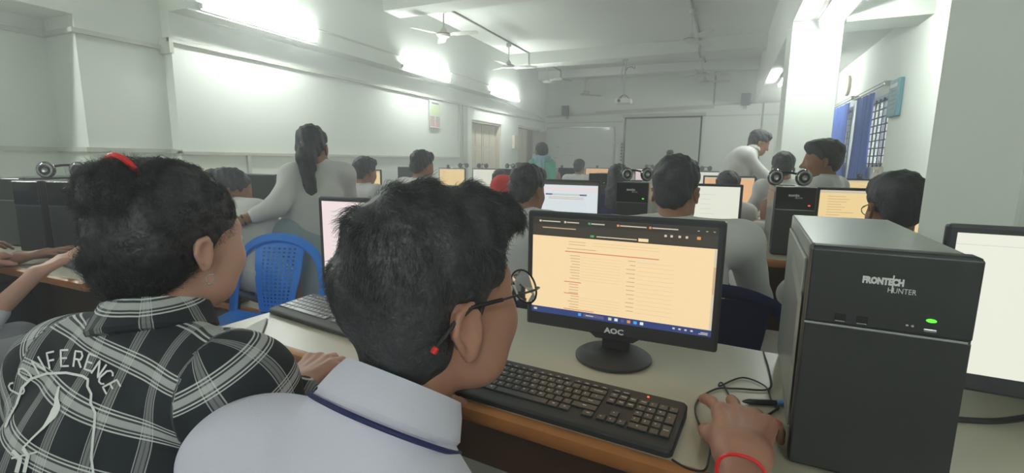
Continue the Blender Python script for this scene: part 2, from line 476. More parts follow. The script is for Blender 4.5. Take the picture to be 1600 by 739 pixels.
def torso_prims(J, g=0.0, w=1.0):
    hl, hr, sl, sr, nk = J['hipL'], J['hipR'], J['shL'], J['shR'], J['neck']
    hip = (hl + hr) / 2; sh = (sl + sr) / 2
    s = unit(sh - hip); r = unit(sr - sl); f = np.cross(s, r); r = np.cross(f, s)
    R = np.stack([r, f, s], 1); T = np.linalg.norm(sh - hip)
    return [rc(hl, hr, 0.095 * w + g, k=0.05),
            el(hip + s * T * 0.30, (0.128 * w + g, 0.098 * w + g, 0.17), R, k=0.06),
            el(hip + s * T * 0.66, (0.155 * w + g, 0.108 * w + g, 0.20), R, k=0.06),
            rc(sl + (sr - sl) * 0.08, sr + (sl - sr) * 0.08, 0.052 + g, k=0.05),
            rc(sl, sl, 0.054 + g, k=0.05), rc(sr, sr, 0.054 + g, k=0.05),
            rc(nk - s * 0.012, sl + s * 0.012, 0.044 + g * 0.6, 0.046 + g * 0.6, k=0.05), rc(nk - s * 0.012, sr + s * 0.012, 0.044 + g * 0.6, 0.046 + g * 0.6, k=0.05)]
def body_prims(J):
    L = torso_prims(J, -0.012)
    H, HR = J['head'], J['headR']
    base = H + HR @ V(0, -0.028, -0.055)
    L += [rc(J['neck'] - V(0, 0, 0.02), base, 0.056, 0.050, k=0.03)]
    for sd in 'LR':
        if sd + 'wr' in J:
            e, w = J[sd + 'el'], J[sd + 'wr']
            L += [rc(J['sh' + sd], e, 0.047, 0.037, k=0.03), rc(e, w, 0.038, 0.025, k=0.02)]
    for sd in 'LR':
        if sd + 'kn' in J:
            kn, an = J[sd + 'kn'], J[sd + 'an']
            L += [rc(J['hip' + sd], kn, 0.078, 0.052, k=0.05), rc(kn, an, 0.052, 0.034, k=0.03)]
            ft = J.get(sd + 'ft', V(0, 1, 0))
            L += [rc(an - V(0, 0, 0.03), an + ft * 0.14 - V(0, 0, 0.045), 0.034, 0.026, k=0.02)]
    for sd in 'LR':
        if sd + 'hR' in J:
            L += xf(hand_prims(1 if sd == 'R' else -1, **J.get(sd + 'hand', {})), J[sd + 'wr'], J[sd + 'hR'], J.get(sd + 'hs', 1.0))
    L += xf(head_prims(J.get('ear', 1.0)), H, HR)
    return L
def cloth_noise(a=0.004, f=22.0, seed=0.0):
    def n(P):
        x, y, z = P[:, 0], P[:, 1], P[:, 2]
        q = np.sin(f * (x * 0.9 + z * 0.7) + 2.0 * np.sin(f * 0.35 * y + seed) + seed) * np.sin(f * 0.6 * (y - z * 0.5) + 1.3 * np.sin(9 * x + seed))
        return a * q + a * 0.5 * np.sin(f * 1.9 * (z * 0.8 - x * 0.5 + y * 0.3) + seed * 2)
    return n
def hair_noise(a=0.0045, f=85.0):
    def n(P):
        x, y, z = P[:, 0], P[:, 1], P[:, 2]
        return a * np.sin(f * x + 3 * np.sin(f * .4 * z)) * np.sin(f * .8 * y + 2 * np.sin(f * .3 * x)) + a * .6 * np.sin(f * 1.7 * (x + y) + z * 40)
    return n
def hair_prims(style):
    if style == 'short':
        return [el((0, -0.018, 0.046), (0.084, 0.103, 0.085)), el((0, 0.045, 0.085), (0.062, 0.050, 0.036), k=0.03),
                el((0, -0.065, -0.020), (0.064, 0.038, 0.058), k=0.03),
                el((0, 0.115, -0.035), (0.075, 0.080, 0.092), op='s', k=0.015),
                el((-0.085, 0.010, -0.035), (0.020, 0.045, 0.045), op='s', k=0.01), el((0.085, 0.010, -0.035), (0.020, 0.045, 0.045), op='s', k=0.01)]
    base = [el((0, -0.018, 0.040), (0.082, 0.104, 0.086)), el((0, -0.060, -0.010), (0.070, 0.045, 0.060), k=0.03),
            el((0, 0.110, -0.030), (0.070, 0.068, 0.100), op='s', k=0.012),
            el((-0.085, 0.006, -0.030), (0.018, 0.030, 0.040), op='s', k=0.01), el((0.085, 0.006, -0.030), (0.018, 0.030, 0.040), op='s', k=0.01)]
    if style == 'ponytail':
        return base + [rc((0, -0.105, 0.0), (0, -0.135, -0.05), 0.034, 0.045, k=0.03), rc((0, -0.135, -0.05), (0.01, -0.130, -0.24), 0.048, 0.030, k=0.03)]
    if style == 'long':
        return base + [el((0, -0.075, -0.10), (0.080, 0.050, 0.13), k=0.03), el((0, -0.085, -0.20), (0.075, 0.042, 0.10), k=0.03)]
    if style == 'bun':
        return base + [el((0, -0.115, 0.045), (0.045, 0.040, 0.045), k=0.02)]
    if style == 'topbun':
        return base + [el((0, -0.040, 0.140), (0.040, 0.040, 0.032), k=0.015)]
    return base
def collar(name, J, mat, parent, origin, r=0.066, h=0.036, open_a=0.5, face=None):
    nk = J['neck']; H = J['head']; HR = J['headR']
    ax = unit((H + HR @ V(0, -0.03, -0.06)) - nk)
    f = face if face is not None else V(0, 1, 0)
    f = unit(f - ax * (f @ ax)); rr = np.cross(f, ax)
    mb = MB(); rings = []
    n = 36
    prof = [(r - 0.004, -0.012), (r - 0.007, h * 0.6), (r - 0.006, h), (r - 0.001, h * 1.04), (r + 0.006, h * 0.6), (r + 0.013, -0.002), (r + 0.010, -0.008)]
    for i in range(n + 1):
        a = open_a + (2 * PI - 2 * open_a) * i / n
        d = f * math.cos(a) + rr * math.sin(a)
        edge = min(i, n - i) / 6.0
        fl = 1.0 + (0.22 * max(0, 1 - edge))
        rings.append([tuple(nk + ax * (0.006 + z * (1 if z > 0 else fl)) + d * (q * (1.0 if abs(math.sin(a)) < .7 else 1.04))) for q, z in prof])
    mb.loft(rings, mat, None, cap=True)
    return mb.build(name, parent=parent, smooth=True, origin=None) if origin is None else _build_rel(mb, name, parent, origin)
def _build_rel(mb, name, parent, origin, smooth=True):
    o = mb.build(name, smooth=smooth, origin=origin); o.location = (0, 0, 0); o.parent = parent
    return o
def person(label, J, hair='short', shirt='shirt_bg', trousers='trouser', skinm='skin_bg', h=0.010, sleeve=1.0, group=None, hair_h=None, seed=0.0, collar_on=True, eyes=False, wear=None, w=1.0, hem=0.0, fold=.0045):
    base = (J['hipL'] + J['hipR']) / 2; base = (float(base[0]), float(base[1]), 0.0)
    root = empty('person', base, label, 'person', group=group)
    body, bv, bf = skin_obj('body', body_prims(J), h, M[skinm], root, base)
    T = torso_prims(J, 0.010, w)
    for sd in 'LR':
        if sd + 'el' in J:
            e, wr, s0 = J[sd + 'el'], J[sd + 'wr'], J['sh' + sd]
            if sleeve >= 1:
                q = e + (wr - e) * (0.86 if sleeve == 1.0 else sleeve - 1)
                T += [rc(s0, e, 0.064, 0.054, k=0.04), rc(e, q, 0.053, 0.041, k=0.03)]
            else:
                T += [rc(s0, s0 + (e - s0) * sleeve, 0.066, 0.062, k=0.04)]
    hipc = (J['hipL'] + J['hipR']) / 2
    if hem:
        T += [rc(J['hipL'] - V(0, 0, hem), J['hipR'] - V(0, 0, hem), 0.115, k=0.08)]
    sh_o, sv, sf = skin_obj('shirt', T, h, M[shirt], root, base, noise=cloth_noise(fold, 20, seed))
    if trousers and 'Lkn' in J:
        L = []
        for sd in 'LR':
            kn, an = J[sd + 'kn'], J[sd + 'an']
            L += [rc(J['hip' + sd], kn, 0.098, 0.070, k=0.05), rc(kn, an, 0.066, 0.055, k=0.03)]
        L += [rc(J['hipL'], J['hipR'], 0.103, k=0.04)]
        skin_obj('trousers', L, h, M[trousers], root, base, noise=cloth_noise(0.003, 18, seed + 1))
    if hair:
        hp = xf(hair_prims(hair), J['head'], J['headR']); hd = J['headR']
        skin_obj('hair', hp, hair_h or min(h, 0.008), M['hair_bg'], root, base, noise=hair_noise())
    if collar_on: collar('collar', J, M[shirt], root, base, face=J.get('front'))
    if eyes: add_eyes(J, root, base)
    return root, body, (bv, bf), (sv, sf)
def add_eyes(J, root, base):
    for sx in (-1, 1):
        mb = MB(); c = J['head'] + J['headR'] @ V(sx * 0.031, 0.080, -0.005)
        R = J['headR']
        prof = [(0.0115 * math.sin(a), -0.0115 * math.cos(a)) for a in np.linspace(0.01, PI - 0.01, 10)]
        X = lambda p: c + R @ V(p[0], p[2], p[1])
        mb.lathe(prof, M['eye'], 14, X)
        pr2 = [(0.0055 * math.sin(a), 0.0070 + 0.0055 * -math.cos(a) * 0.9) for a in np.linspace(0.3, PI - 0.01, 6)]
        mb.lathe(pr2, M['iris'], 12, X)
        _build_rel(mb, 'eye', root, base)
def seated(x, y, yaw=0.0, seat=0.45, lean=0.18, height=1.0, head_yaw=None, head_pitch=-0.15, hands=None, width=0.19, roll=0.0, tip=None):
    """joints of somebody on a chair with the hips at (x, y), turned by yaw from +y"""
    f = V(math.sin(yaw), math.cos(yaw), 0); r = V(math.cos(yaw), -math.sin(yaw), 0); up = V(0, 0, 1)
    o = V(x, y, seat + 0.09)
    J = {'front': f}
    J['hipL'], J['hipR'] = o - r * 0.075, o + r * 0.075
    T = 0.42 * height
    s = unit(f * math.sin(lean) + up * math.cos(lean))
    chest = o + s * T
    J['shL'], J['shR'] = chest - r * width, chest + r * width
    J['neck'] = o + s * (T + 0.045) + f * 0.01
    hy = yaw if head_yaw is None else head_yaw
    J['headR'] = head_frame(hy, head_pitch, roll)
    J['head'] = J['neck'] + (s * 0.5 + up * 0.5) * 0.135 + f * 0.02
    for sd, sg in (('L', -1), ('R', 1)):
        tgt = None if hands is None else hands.get(sd)
        if tgt is None: tgt = o + f * 0.42 + r * sg * 0.16 + up * 0.20 - V(0, 0, o[2] - 0.55) * 0
        tgt = V(*tgt)
        e, wv = elbow(J['sh' + sd], tgt, 0.28, 0.25, r * sg * 0.5 - up - f * 0.3)
        J[sd + 'el'], J[sd + 'wr'] = e, wv
        d = unit(wv - e); d = unit(V(d[0], d[1], d[2] * 0.3))
        J[sd + 'hR'] = basis(d)
        kn = o + f * 0.42 + r * sg * 0.11 + up * 0.0; an = V(*(o + f * 0.40 + r * sg * 0.11)[:2], 0.09)
        J[sd + 'kn'], J[sd + 'an'], J[sd + 'ft'] = kn, an, f
    return J
def shift(J, d):
    return {k: (v + d if isinstance(v, np.ndarray) and v.shape == (3,) and not k.endswith('ft') and k != 'front' else v) for k, v in J.items()}
def seat_at(hx, hy, hz, **k):
    """somebody seated whose head centre is at the given place"""
    J = seated(0, 0, **k)
    d = V(hx, hy, hz) - J['head']
    return shift_feet(J, d)
def shift_feet(J, d):
    J = shift(J, d)
    f = J['front']; r = V(f[1], -f[0], 0)
    for sd, sg in (('L', -1), ('R', 1)):
        J[sd + 'an'] = V(J[sd + 'an'][0], J[sd + 'an'][1], 0.09)
        kn = J[sd + 'kn']; J[sd + 'kn'] = V(kn[0], kn[1], min(kn[2], .56))
        s0 = J['sh' + sd]; tgt = V(s0[0], s0[1], 0) + f * .36 - r * sg * .02 + V(0, 0, .805)
        e, w = elbow(s0, tgt, .28, .25, r * sg * .6 - V(0, 0, 1) - f * .3)
        if e[2] < .82 and (e - s0) @ f > .2: e[2] = .82
        J[sd + 'el'], J[sd + 'wr'] = e, w; d = w - e; J[sd + 'hR'] = basis(V(d[0], d[1], d[2] * .2))
    return J
def strands(name, pts, mat, parent, origin, radius=0.0004, tipr=0.15):
    """pts: (n, k, 3) hair strand points"""
    n, k, _ = pts.shape
    cu = bpy.data.hair_curves.new(name)
    cu.add_curves([k] * n)
    p = (pts - np.asarray(origin)).astype(np.float32).reshape(-1)
    cu.attributes['position'].data.foreach_set('vector', p) if 'position' in cu.attributes else cu.position_data.foreach_set('vector', p)
    ra = cu.attributes.get('radius') or cu.attributes.new('radius', 'FLOAT', 'POINT')
    rr = np.tile(np.linspace(1, tipr, k) * radius, n).astype(np.float32)
    ra.data.foreach_set('value', rr)
    cu.materials.append(mat)
    o = bpy.data.objects.new(name, cu); COL.objects.link(o); o.parent = parent
    return o
def scatter(verts, faces, n):
    a, b, c = verts[faces[:, 0]], verts[faces[:, 1]], verts[faces[:, 2]]
    d = verts[faces[:, 3]]
    nr = np.cross(c - a, d - b); ar = np.linalg.norm(nr, axis=1)
    i = rng.choice(len(faces), n, p=ar / ar.sum())
    u, w = rng.random((2, n, 1))
    p = (a[i] * (1 - u) + b[i] * u) * (1 - w) + (d[i] * (1 - u) + c[i] * u) * w
    return p, nr[i] / (ar[i][:, None] + 1e-12)

# ------------------------------------------------------------ the room
XL, XR, YF, YB, ZC = -5.2, 1.74, 14.0, -3.0, 3.68
def sbox(name, lo, hi, m):
    mb = MB(); mb.box(lo, hi, M[m]); return structure(mb, name)
sbox('floor', (-6.4, YB - .2, -0.1), (2.0, YF + .2, 0), 'floor')
sbox('ceiling', (-6.4, YB - .2, ZC), (1.1, YF + .2, ZC + .1), 'ceiling')
sbox('ceiling_side_bay', (1.0, YB - .2, 2.86), (2.0, YF + .2, 2.96), 'ceiling')
sbox('wall_front', (-6.4, YF, 0), (2.0, YF + .2, ZC), 'wall')
sbox('wall_rear', (-6.4, YB - .2, 0), (2.0, YB, ZC), 'wall')
# left wall: three steps, then the long face with two door openings
mb = MB()
mb.box((-6.35, YB, 0), (-5.82, 2.48, ZC), M['wall'])
mb.box((-6.35, 2.48, 0), (-5.33, 3.21, ZC), M['wall'])
D1, D2 = (9.47, 10.98, 2.09), (12.05, 13.72, 2.14)
ys = [3.21, D1[0], D1[1], D2[0], D2[1], YF]
for a, b in ((0, 1), (2, 3), (4, 5)): mb.box((-5.63 if a == 0 else -5.45, ys[a], 0), (XL, ys[b], ZC), M['wall'])
for d in (D1, D2): mb.box((-5.45, d[0], d[2]), (XL, d[1], ZC), M['wall'])
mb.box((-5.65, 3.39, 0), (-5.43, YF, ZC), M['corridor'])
structure(mb, 'wall_left')
mb = MB()
mb.box((-5.82, YB, 2.44), (-5.33, 2.48, ZC), M['wall'])
structure(mb, 'beam')
mb = MB()     # lintel band along the left wall, ends in a haunch
mb.box((XL, 3.21, 2.64), (-4.92, 11.4, ZC), M['wall'])
mb.loft([[(XL, 11.4, 2.64), (-4.92, 11.4, 2.64), (-4.92, 11.4, ZC), (XL, 11.4, ZC)], [(XL, 13.99, 2.42), (-5.14, 13.99, 2.42), (-5.14, 13.99, ZC), (XL, 13.99, ZC)]], M['wall'])
structure(mb, 'beam')
sbox('beam', (XL, 10.75, 3.42), (0.53, 11.2, ZC), 'ceiling')
sbox('beam', (XL, 13.1, 3.47), (0.53, 13.45, ZC), 'ceiling')
sbox('beam', (XL, 6.2, 3.42), (0.53, 6.6, ZC), 'ceiling')
sbox('beam', (XL, 1.3, 3.42), (0.53, 1.7, ZC), 'ceiling')
mb = MB(); mb.box((0.53, YB, 2.72), (1.02, YF, ZC), M['ceiling']); structure(mb, 'beam')
sbox('beam', (1.02, 6.2, 2.68), (XR, 6.68, 2.86), 'wall')
sbox('beam', (1.02, 1.27, 2.68), (XR, 1.76, 2.86), 'wall')
mb = MB(); mb.box((0.53, 6.2, 0), (1.0, 6.82, 2.72), M['wall'], bev=0.008); structure(mb, 'pillar')
mb = MB(); mb.box((0.53, 1.275, 0), (1.0, 1.78, 2.72), M['wall'], bev=0.008); structure(mb, 'pillar')
# right wall with two windows
W = [(7.30, 8.72, 1.18, 2.09), (9.30, 10.70, 1.18, 2.12)]
mb = MB()
yy = [YB, W[0][0], W[0][1], W[1][0], W[1][1], YF]
for a, b in ((0, 1), (2, 3), (4, 5)): mb.box((XR, yy[a], 0), (2.0, yy[b], 2.9), M['wall'])
for w in W:
    mb.box((XR, w[0], 0), (2.0, w[1], w[2]), M['wall']); mb.box((XR, w[0], w[3]), (2.0, w[1], 2.9), M['wall'])
structure(mb, 'wall_right')
for i, w in enumerate(W):
    mb = MB(); x = 1.86
    for y in (w[0], w[1] - .04, (w[0] + w[1]) / 2 - .02): mb.box((x, y, w[2]), (x + .05, y + .04, w[3]), M['white'])
    for z in (w[2], w[3] - .04): mb.box((x, w[0], z), (x + .05, w[1], z + .04), M['white'])
    mb.box((x + .02, w[0], w[2]), (x + .025, w[1], w[3]), M['glass'])
    fr = structure(mb, 'window_%d' % (i + 1))
    g = MB()
    for k in range(9):
        z = w[2] + .05 + k * (w[3] - w[2] - .1) / 8; g.box((1.80, w[0], z - .007), (1.814, w[1], z + .007), M['steel'])
    for k in range(8):
        y = w[0] + .05 + k * (w[1] - w[0] - .1) / 7; g.box((1.815, y - .007, w[2]), (1.829, y + .007, w[3]), M['steel'])
    g.build('window_grille', parent=fr)
# doors of the left wall
def leaf(mb, y0, y1, z1, x):
    mb.box((x, y0, 0.01), (x + .035, y1, z1), M['door_paint'])
    w = y1 - y0
    for r in range(4):
        za = .12 + r * (z1 - .15) / 4; zb = za + (z1 - .15) / 4 - .1
        for c in range(2):
            ya = y0 + .07 + c * (w - .07) / 2; yb = ya + (w - .07) / 2 - .07
            mb.box((x + .035, ya, za), (x + .045, yb, zb), M['door_paint'], bev=.006)
mb = MB(); leaf(mb, 9.52, 10.20, 2.04, -5.38); leaf(mb, 10.22, 10.93, 2.04, -5.38)
for y in (D1[0], D1[1] - .05): mb.box((-5.44, y, 0), (-5.22, y + .05, D1[2]), M['door_paint'])
mb.box((-5.44, D1[0], D1[2] - .05), (-5.22, D1[1], D1[2]), M['door_paint'])
d1 = structure(mb, 'door_1')
h = MB(); h.tube([(-5.335, 10.16, 1.0), (-5.30, 10.16, 1.0), (-5.30, 10.16, 1.14), (-5.335, 10.16, 1.14)], .007, M['steel']); h.build('door_handle', parent=d1, smooth=True)
mb = MB(); leaf(mb, 12.10, 12.90, 2.08, -5.33)
for y in (D2[0], D2[1] - .05): mb.box((-5.44, y, 0), (-5.22, y + .05, D2[2]), M['door_paint'])
mb.box((-5.44, D2[0], D2[2] - .05), (-5.22, D2[1], D2[2]), M['door_paint'])
Xr = lambda p: V(-5.24 + (p[1] - 13.0) * 0.5, 13.66 - (p[1] - 13.0) * .25 + (p[0] + 5.33) , p[2])
lf = MB(); leaf(lf, 13.0, 13.7, 2.06, -5.33); mb.add(lf.v, lf.f, M['door_paint'], Xr)
structure(mb, 'door_2')
# trunking, conduits on walls and ceiling
def trim(n, boxes, m='trunk'):
    mb = MB()
    for lo, hi in boxes: mb.box(lo, hi, M[m])
    return structure(mb, 'trim_%d' % n)
trim(1, [((-5.82, YB, 2.28), (-5.78, 2.48, 2.32)), ((-5.82, 2.44, 2.28), (-5.33, 2.48, 2.32)), ((-5.33, 2.44, 2.28), (-5.29, 3.21, 2.32)), ((-5.33, 3.17, 2.24), (-5.16, 3.21, 2.39)), ((XL, 3.17, 2.345), (XL + .035, YF, 2.385))])
trim(2, [((-5.82, YB, 1.25), (-5.78, 2.48, 1.29)), ((-5.82, 2.44, 1.25), (-5.33, 2.48, 1.29)), ((-5.33, 2.44, 1.25), (-5.29, 3.21, 1.29)), ((-5.33, 3.17, 1.245), (-5.17, 3.21, 1.285)), ((XL, 3.17, 1.235), (XL + .03, 8.9, 1.27)), ((XL, 3.95, 0.9), (XL + .03, 3.99, 1.24))])
trim(3, [((XL, 8.88, 1.25), (XL + .04, 8.94, 2.35)), ((XL, 9.05, 0), (XL + .02, 9.25, 2.35))])
trim(4, [((-4.92, 4.85, 2.83), (-4.90, 6.6, 2.85)), ((-4.92, 8.05, 2.83), (-4.90, 9.75, 2.85))])
def pipe(n, pts, r=.012, m='pipe'):
    mb = MB(); mb.tube(pts, r, M[m], 8); return structure(mb, 'trim_%d' % n, smooth=True)
mb = MB(); mb.box((-5.1, 13.97, 2.32), (-2.8, 14, 2.345), M['trunk']); mb.box((-.66, 13.97, 2.42), (1.2, 14, 2.445), M['trunk']); structure(mb, 'trim_5')
def slope(n, x0, z0, x1, z1, t=.03, m='trunk'):
    mb = MB(); mb.loft([[(x0, 13.96, z0 - t), (x0, 14, z0 - t), (x0, 14, z0 + t), (x0, 13.96, z0 + t)], [(x1, 13.96, z1 - t), (x1, 14, z1 - t), (x1, 14, z1 + t), (x1, 13.96, z1 + t)]], M[m]); structure(mb, 'trim_%d' % n)
slope(6, -5.1, 2.52, -.42, 2.66); slope(7, -3.6, 2.62, 1.7, 2.76, .018); 
pipe(8, [(-4.39, -2.5, 3.665), (-4.39, 10.74, 3.665), (-4.39, 10.74, 3.40), (-4.39, 11.2, 3.40)], .018)
pipe(9, [(-4.39, 11.2, 3.40), (-4.39, 11.22, 3.66), (-4.39, 13.08, 3.66), (-4.39, 13.08, 3.45), (-4.2, 13.5, 3.45)], .018)
pipe(10, [(-.69, -2.5, 3.66), (-.69, 10.74, 3.66), (-.69, 10.74, 3.40), (-.69, 11.21, 3.40), (-.69, 11.21, 3.66), (-.69, 13.08, 3.66), (-.45, 13.5, 3.5), (-.45, 13.98, 3.5), (-.45, 13.98, 2.72)], .02)
pipe(11, [(.52, 11.6, 3.66), (-.69, 11.6, 3.66)], .015)
pipe(12, [(.72, 13.98, 1.1), (.72, 13.98, 3.5), (.95, 13.98, 3.5)], .022)
trim(13, [((-4.6, 11.35, 3.655), (0.5, 11.39, 3.68))], 'pipe')

# ------------------------------------------------------------ lamps and other fixed things
def tube_light(name, x, y0, y1, z, label, side=0):
    ym = (y0 + y1) / 2
    r = empty(name, (x, ym, z), label, 'light')
    L = (y1 - y0) / 2
    mb = MB()
    if side: mb.box((-.035, -L, -.03), (-.012, L, .03), M['white'], bev=.004)
    else: mb.box((-.03, -L, .02), (.03, L, .045), M['white'], bev=.004)
    for s in (-1, 1): mb.box((-.02, s * L - .012, -.02), (.02, s * L + .012, .03), M['white'])
    mb.build('batten', parent=r)
    t = MB(); t.tube([(0.006, -L + .02, 0), (0.006, L - .02, 0)], .016, M['tube'], 12)
    t.build('tube', parent=r, smooth=True)
    return r
tube_light('tube_light', -4.885, 3.34, 4.82, 2.69, 'large bright tube light on the left wall, nearest of the row', 1)
tube_light('tube_light', -4.885, 6.61, 8.04, 2.69, 'middle tube light on the left wall, above the small printed poster', 1)
tube_light('tube_light', -4.885, 9.76, 11.33, 2.69, 'small tube light high on the left wall above the cream doors', 1)
tube_light('tube_light', -5.29, 0.3, 1.7, 2.69, 'tube light on the left wall beside the girl in plaid, out of view', 1)
tube_light('tube_light', -5.29, -2.6, -1.2, 2.69, 'tube light on the left wall far behind the desks, out of view', 1)
tube_light('tube_light', .78, 4.75, 6.05, 2.65, 'slanting bright tube light in front of the white pillar top')
tube_light('tube_light', .78, 9.12, 10.5, 2.65, 'small tube light seen left of the far white pillar')
tube_light('tube_light', 1.70, 11.3, 12.8, 2.62, 'added tube light on the right wall, unseen behind the far pillar, brightening the front wall')  # extra lamp, added out of sight to brighten the front wall
tube_light('tube_light', .78, -2.8, -1.4, 2.65, 'tube light behind the row of desks on the pillar beam, out of view')

def ceiling_fan(x, y, label, ang=0.3, top=3.66, drop=.42, low=False):
    r = empty('ceiling_fan', (x, y, top), label, 'fan', group=None)
    a = MB(); a.lathe([(.012, -.11), (.05, -.09), (.055, -.02), (.02, 0)], M['fanwhite'], 16); a.build('canopy', parent=r, smooth=True)
    a = MB(); a.tube([(0, 0, -.05), (0, 0, -drop + .05)], .011, M['fanwhite'], 8); a.build('rod', parent=r, smooth=True)
    a = MB(); a.lathe([(.02, -drop + .10), (.045, -drop + .07), (.06, -drop + .03), (.115, -drop + .005), (.12, -drop - .02), (.09, -drop - .05), (.02, -drop - .055)], M['fanwhite'], 24)
    a.lathe([(.122, -drop - .004), (.124, -drop - .012), (.122, -drop - .02)], M['fanbrown'], 24, cap=False)
    a.build('motor', parent=r, smooth=True)
    for k in range(3):
        t = ang + k * 2 * PI / 3; b = MB(); rings = []
        for q, (d, w) in enumerate(((.10, .03), (.16, .035), (.20, .07), (.55, .065), (.60, .045))):
            rings.append([(d, -w, .008 + q * .001), (d, w, -.008), (d, w, -.012), (d, -w, .004 + q * .001)])
        X = lambda p: V(p[0] * math.cos(t) - p[1] * math.sin(t), p[0] * math.sin(t) + p[1] * math.cos(t), p[2] - drop - .012)
        b.loft(rings, M['fanwhite'], X); b.build('blade', parent=r)
    return r
ceiling_fan(-4.39, 7.05, 'ceiling fan on the left pipe, nearest and whole', 2.2)
ceiling_fan(-4.39, 9.62, 'ceiling fan on the left pipe, second from the near one', 2.6, drop=.46)
ceiling_fan(-4.39, 12.0, 'ceiling fan on the left pipe between the two ceiling beams', 1.5)
ceiling_fan(-3.75, 13.3, 'ceiling fan with widespread blades close to the front wall above the left speaker', 3.05, top=3.47, drop=.42)
ceiling_fan(-.69, 8.6, 'ceiling fan on the right pipe, nearest of that row', 1.1, drop=.47)
ceiling_fan(-.69, 12.1, 'ceiling fan on the right pipe beyond the first ceiling beam', .4, drop=.44)
ceiling_fan(-.69, 13.55, 'ceiling fan on the right pipe, farthest by the front wall', .1, drop=.40)
ceiling_fan(-4.0, 3.75, 'ceiling fan whose blade tip shows at the top edge above the woman', -.1, drop=.42)

pj = empty('projector', (-2.2, 10.97, 2.54), 'white projector hanging on a long pole from the ceiling beam', 'projector')
a = MB(); a.box((-.17, -.13, -.06), (.17, .13, .04), M['white'], bev=.02); a.build('body', parent=pj)
a = MB(); a.lathe([(.03, 0), (.034, .03), (.026, .035), (.01, .03)], M['gloss'], 16, lambda p: V(p[0] - .08, p[2] * -1 - .12, p[1] - .01)); a.build('lens', parent=pj, smooth=True)
a = MB(); a.tube([(0, 0, .07), (0, 0, .89)], .018, M['aluminium']); a.box((-.05, -.05, .86), (.05, .05, .88), M['aluminium']); a.build('pole', parent=pj, smooth=True)
a = MB()
for s, t in ((-1, -1), (-1, 1), (1, -1), (1, 1)): a.tube([(0, 0, .14), (s * .09, t * .06, .07), (s * .12, t * .09, .035)], .008, M['steel'])
a.build('bracket', parent=pj)
a = MB(); a.tube([(.0, -.02, .2), (-.03, -.03, .45), (-.07, -.03, .6), (-.04, -.03, .75), (-.05, -.02, .88)], .008, M['pipe']); a.tube([(0, 0, .62), (.05, 0, .70), (.13, 0, .72), (.2, 0, .67), (.21, 0, .72)], .008, M['cable']); a.build('cable', parent=pj, smooth=True)

def wall_speaker(x, z, label):
    r = empty('wall_speaker', (x, 13.98, z), label, 'speaker')
    a = MB(); a.loft([[(-.11, -.24, -.15), (.11, -.24, -.15), (.11, -.24, .15), (-.11, -.24, .15)], [(-.07, -.06, -.13), (.07, -.06, -.13), (.07, -.06, .13), (-.07, -.06, .13)]], M['black_rough']); a.build('cabinet', parent=r, bevel=.012)
    a = MB(); a.box((-.10, -.247, -.135), (.10, -.241, .135), M['bezel'], bev=.003); a.build('grille', parent=r)
    a = MB(); a.box((-.03, -.07, -.20), (.03, -.02, .02), M['aluminium']); a.box((-.04, -.02, -.22), (.04, .02, -.05), M['aluminium']); a.build('bracket', parent=r)
wall_speaker(-4.45, 2.66, 'black wall speaker above the whiteboard')
wall_speaker(.30, 2.80, 'black wall speaker right of the projection screen near the pillar')

wb = empty('whiteboard', (-4.04, 13.97, 1.6), 'glossy whiteboard on the front wall left of the screen, showing lamp reflections', 'whiteboard')
a = MB(); a.box((-1.0, -.02, -.62), (1.0, 0, .58), M['whiteboard'])
a.build('board', parent=wb)
a = MB()
for lo, hi in (((-1.03, -.035, .57), (1.02, .005, .60)), ((-1.02, -.035, -.64), (1.02, .005, -.61)), ((-1.03, -.035, -.64), (-1.0, .005, .60)), ((.99, -.035, -.64), (1.03, .005, .60))): a.box(lo, hi, M['aluminium'])
a.build('frame', parent=wb)
a = MB()
for i in range(26):
    x = random.uniform(-.85, .1); z = random.choice((.12, .02, -.1, -.22, -.3)) + random.uniform(-.01, .01)
    a.box((x, -.0215, z), (x + random.uniform(.03, .12), -.0203, z + .006), M['ink'])
a.build('marker_writing', parent=wb)
ps = empty('projection_screen', (-1.72, 13.94, 2.46), 'pull-down projection screen with dark side borders on the front wall', 'projection screen')
a = MB(); a.box((-1.08, -.05, -.02), (1.1, .05, .06), M['trunk'], bev=.01); a.build('housing', parent=ps)
a = MB(); a.box((-.98, -.004, -1.5), (.98, 0, -.03), M['screen_cloth']); a.build('screen_fabric', parent=ps)
a = MB()
for lo, hi in (((-1.02, -.006, -1.52), (-.98, .002, -.02)), ((.98, -.006, -1.52), (1.02, .002, -.02)), ((-1.02, -.006, -.06), (1.02, .002, -.02)), ((-1.03, -.012, -1.54), (1.03, .012, -1.5))): a.box(lo, hi, M['gloss'])
a.build('border', parent=ps)
a = MB()
for k in range(6): a.box((-1.08, 0, -.72 - k * .09), (-1.045, .03, -.67 - k * .09), M['steel'])
tag(a.build('hook_strip', origin=None), 'small column of dark hooks between whiteboard and screen', 'hooks'); bpy.data.objects['hook_strip'].location = (-1.74, 13.96, 2.4)
